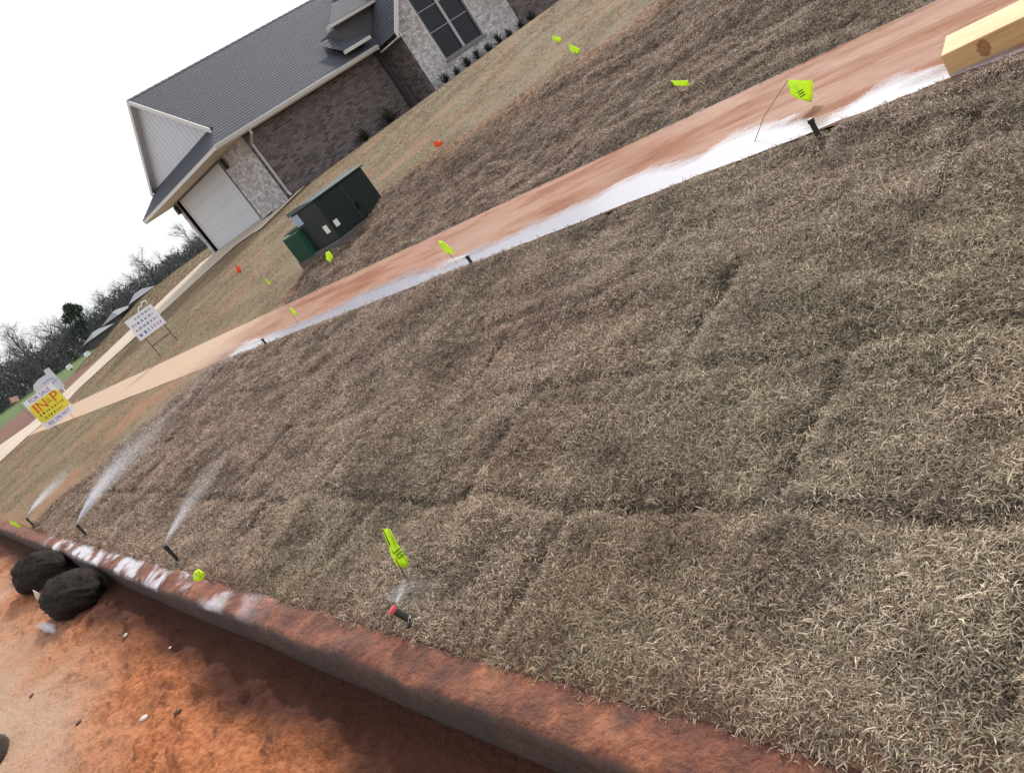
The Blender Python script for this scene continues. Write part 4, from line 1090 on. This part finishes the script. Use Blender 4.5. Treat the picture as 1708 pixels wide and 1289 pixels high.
for x, y, r_, lb in ((-5.85, -.28, .014, 'dark round clod on the beige road at the left'), (-4.75, -.18, .013, 'dark clod left of the largest pale pebble'), (-3.75, .12, .014, 'dark clod on the red clay right of the pebbles')):
    pebble(x, y, r_, M_CLOD, 'clod', lb, 'clod', 'dark clods on the road')

# ================================================================== FAR TREES AND HOUSES
t = NT('bare_twigs'); M_TWIG = t.set(Base=t.ramp(t.attr('rnd'), [(0, (.095, .097, .103)), (1, (.185, .183, .185))]), Roughness=.95, Spec=.1)  # twig greys lightened, distance haze put into the colour
M_BARK = plain('grey_bark', (.075, .068, .06), .95, var=.3)
M_EVER = mat_leaf('evergreen_needles', (.03, .045, .035), (.06, .085, .06))
def bare_tree_shapes(h, seed, twigs=320):
    """returns (trunk with limbs, twigs) builders, base at origin"""
    r = random.Random(seed); tk = MB(); tw = MB(); ends = []
    tk.tube([(0, 0, -.3), (r.uniform(-.1, .1), r.uniform(-.1, .1), h * .35), (r.uniform(-.3, .3), r.uniform(-.3, .3), h * .85)], [.018 * h, .013 * h, .003 * h], 6)
    for k in range(11):
        z = h * r.uniform(.18, .8); a = r.uniform(0, 6.283); L = h * r.uniform(.2, .42) * (1.15 - z / h * .6); e = r.uniform(R(25), R(65))
        p0 = Vector((0, 0, z)); p1 = p0 + Vector((math.cos(a) * math.cos(e), math.sin(a) * math.cos(e), math.sin(e))) * L
        pm = p0.lerp(p1, .5) + Vector((0, 0, -.04 * L))
        tk.tube([p0, pm, p1], [.007 * h, .005 * h, .002 * h], 4, cap=False); ends += [pm, p1, p0.lerp(p1, .75)]
    ends += [Vector((0, 0, h * .8)), Vector((0, 0, h * .9))]
    for k in range(twigs):
        p = r.choice(ends) + Vector((r.gauss(0, 1), r.gauss(0, 1), r.gauss(0, .8))) * .035 * h
        d = Vector((r.gauss(0, 1), r.gauss(0, 1), r.gauss(.55, .7))).normalized() * h * r.uniform(.05, .14); s = d.orthogonal().normalized() * h * r.uniform(.0012, .0026)
        tw.add([p - s, p + s, p + d], [(0, 1, 2)])
        for q in range(2):
            p2 = p + d * r.uniform(.3, .8); d2 = (d.normalized() + Vector((r.gauss(0, .6), r.gauss(0, .6), r.gauss(0, .6)))).normalized() * h * r.uniform(.03, .07)
            tw.add([p2 - s * .6, p2 + s * .6, p2 + d2], [(0, 1, 2)])
    return tk, tw
def bare_tree(x, y, h, seed, label):
    root = empty('bare_tree', (x, y, zat(x, y)), 0, label, 'tree', 'bare trees standing out of the far tree line')
    a, b = bare_tree_shapes(h, seed, 420); a.build('trunk', M_BARK, root); b.build('crown', M_TWIG, root)
bare_tree(-104, 40.5, 6.6, 1, 'wispy bare tree beside the garage, left of its corner')
bare_tree(-104, 34.2, 6.0, 2, 'tall thin bare tree right of the far grey roofs')
bare_tree(-100, 17.0, 7.4, 3, 'bare tree at the left edge of the picture')
bare_tree(-104, 30.0, 4.9, 6, 'low bare tree behind the far roofs')
def evergreen(x, y, h, label):
    root = empty('evergreen_tree', (x, y, zat(x, y)), 0, label, 'tree')
    tk = MB(); tk.tube([(0, 0, -.3), (0, 0, h * .9)], [.16, .03], 6); tk.build('trunk', M_BARK, root)
    mb = MB(); r = random.Random(77)
    for k in range(2600):
        cl = r.choice([(0, 0, .62, .20), (.12, .1, .78, .14), (-.13, -.06, .76, .14), (0, .05, .90, .12), (.03, -.08, .45, .2)])
        a = r.uniform(0, 6.283); e = math.asin(r.uniform(-1, 1)); rad = cl[3] * h * r.uniform(.5, 1.05)
        p = Vector((cl[0] * h + rad * math.cos(a) * math.cos(e), cl[1] * h + rad * math.sin(a) * math.cos(e), cl[2] * h + rad * math.sin(e) * .8))
        d = Vector((r.gauss(0, 1), r.gauss(0, 1), r.gauss(0, 1))).normalized() * h * .035; s = d.orthogonal().normalized() * h * .014
        mb.add([p - s, p + s, p + d], [(0, 1, 2)])
    mb.build('crown', M_EVER, root)
evergreen(-104, 24.0, 5.5, 'dark green round-headed tree in the far tree line')
def woodland():
    mb = MB(); r = random.Random(31)
    for k in range(150):
        y = r.uniform(4, 52); x = -112 + r.uniform(-22, 10); h = r.uniform(4.2, 6.6) * (1 if y < 24 else .80) * (-x / 112)
        z = zat(x, y)
        _, tw = bare_tree_shapes(h, 500 + k, 130)
        o = Vector((x, y, z)); mb.add([Vector(v) + o for v in _.v], _.f, 0, .2); mb.add([Vector(v) + o for v in tw.v], tw.f, 0)
    for k in range(26000):                              # brush filling the wood below the crowns
        y = r.uniform(2, 54); x = -112 + r.uniform(-14, 9); hh = (4.6 if y < 24 else 3.5) * (.55 + .6 * float(vnoise(np.array(y * .45), np.array(x * .1), 3)))
        zz = r.random() ** 1.1 * hh; p = Vector((x, y, zat(x, y) + zz))
        d = Vector((r.gauss(0, .6), r.gauss(0, .8), r.gauss(.5, .7))).normalized() * r.uniform(.35, .8); s = d.orthogonal().normalized() * r.uniform(.04, .12)
        mb.add([p - s, p + s, p + d], [(0, 1, 2)])
    o = mb.build('woodland', M_TWIG); tag(o, 'dark leafless wood along the far horizon', 'wood', kind='stuff')
woodland()
def far_house(x, y, w, d, ht, hr, rz, label):
    z = zat(x, y)
    root = empty('far_house', (x, y, z), rz, label, 'house', 'grey-roofed houses in front of the far wood')
    mb = MB(); mb.box((-d/2, -w/2, -.5), (d/2, w/2, ht)); mb.build('wall', plain('far_brick', (.10, .082, .085), .9), root)
    mb = MB(); o = .35; zt = ht + hr
    mb.add([(-d/2-o, -w/2-o, ht), (d/2+o, -w/2-o, ht), (d/2+o, w/2+o, ht), (-d/2-o, w/2+o, ht), (0, -w*.18, zt), (0, w*.18, zt)], [(0, 1, 4), (1, 2, 5, 4), (2, 3, 5), (3, 0, 4, 5), (0, 3, 2, 1)])
    rf = mb.build('roof', plain('far_grey_roof', (.20, .20, .225), .8), root)
    for k in (-.28, .25):
        q = MB(); q.box((d/2, w*k - .4, ht*.35), (d/2 + .03, w*k + .4, ht*.8)); q.build('window', M_DARK, root)
far_house(-96, 22.9, 2.2, 2.4, .85, .5, R(12), 'nearest far house with grey hip roof, lowest of three')
far_house(-99, 26.6, 2.3, 2.4, 1.3, .6, R(30), 'middle of the three far grey-roofed houses')
far_house(-97, 29.4, 2.6, 2.4, 1.55, .6, R(-10), 'rightmost far house with grey roof behind the white sign')
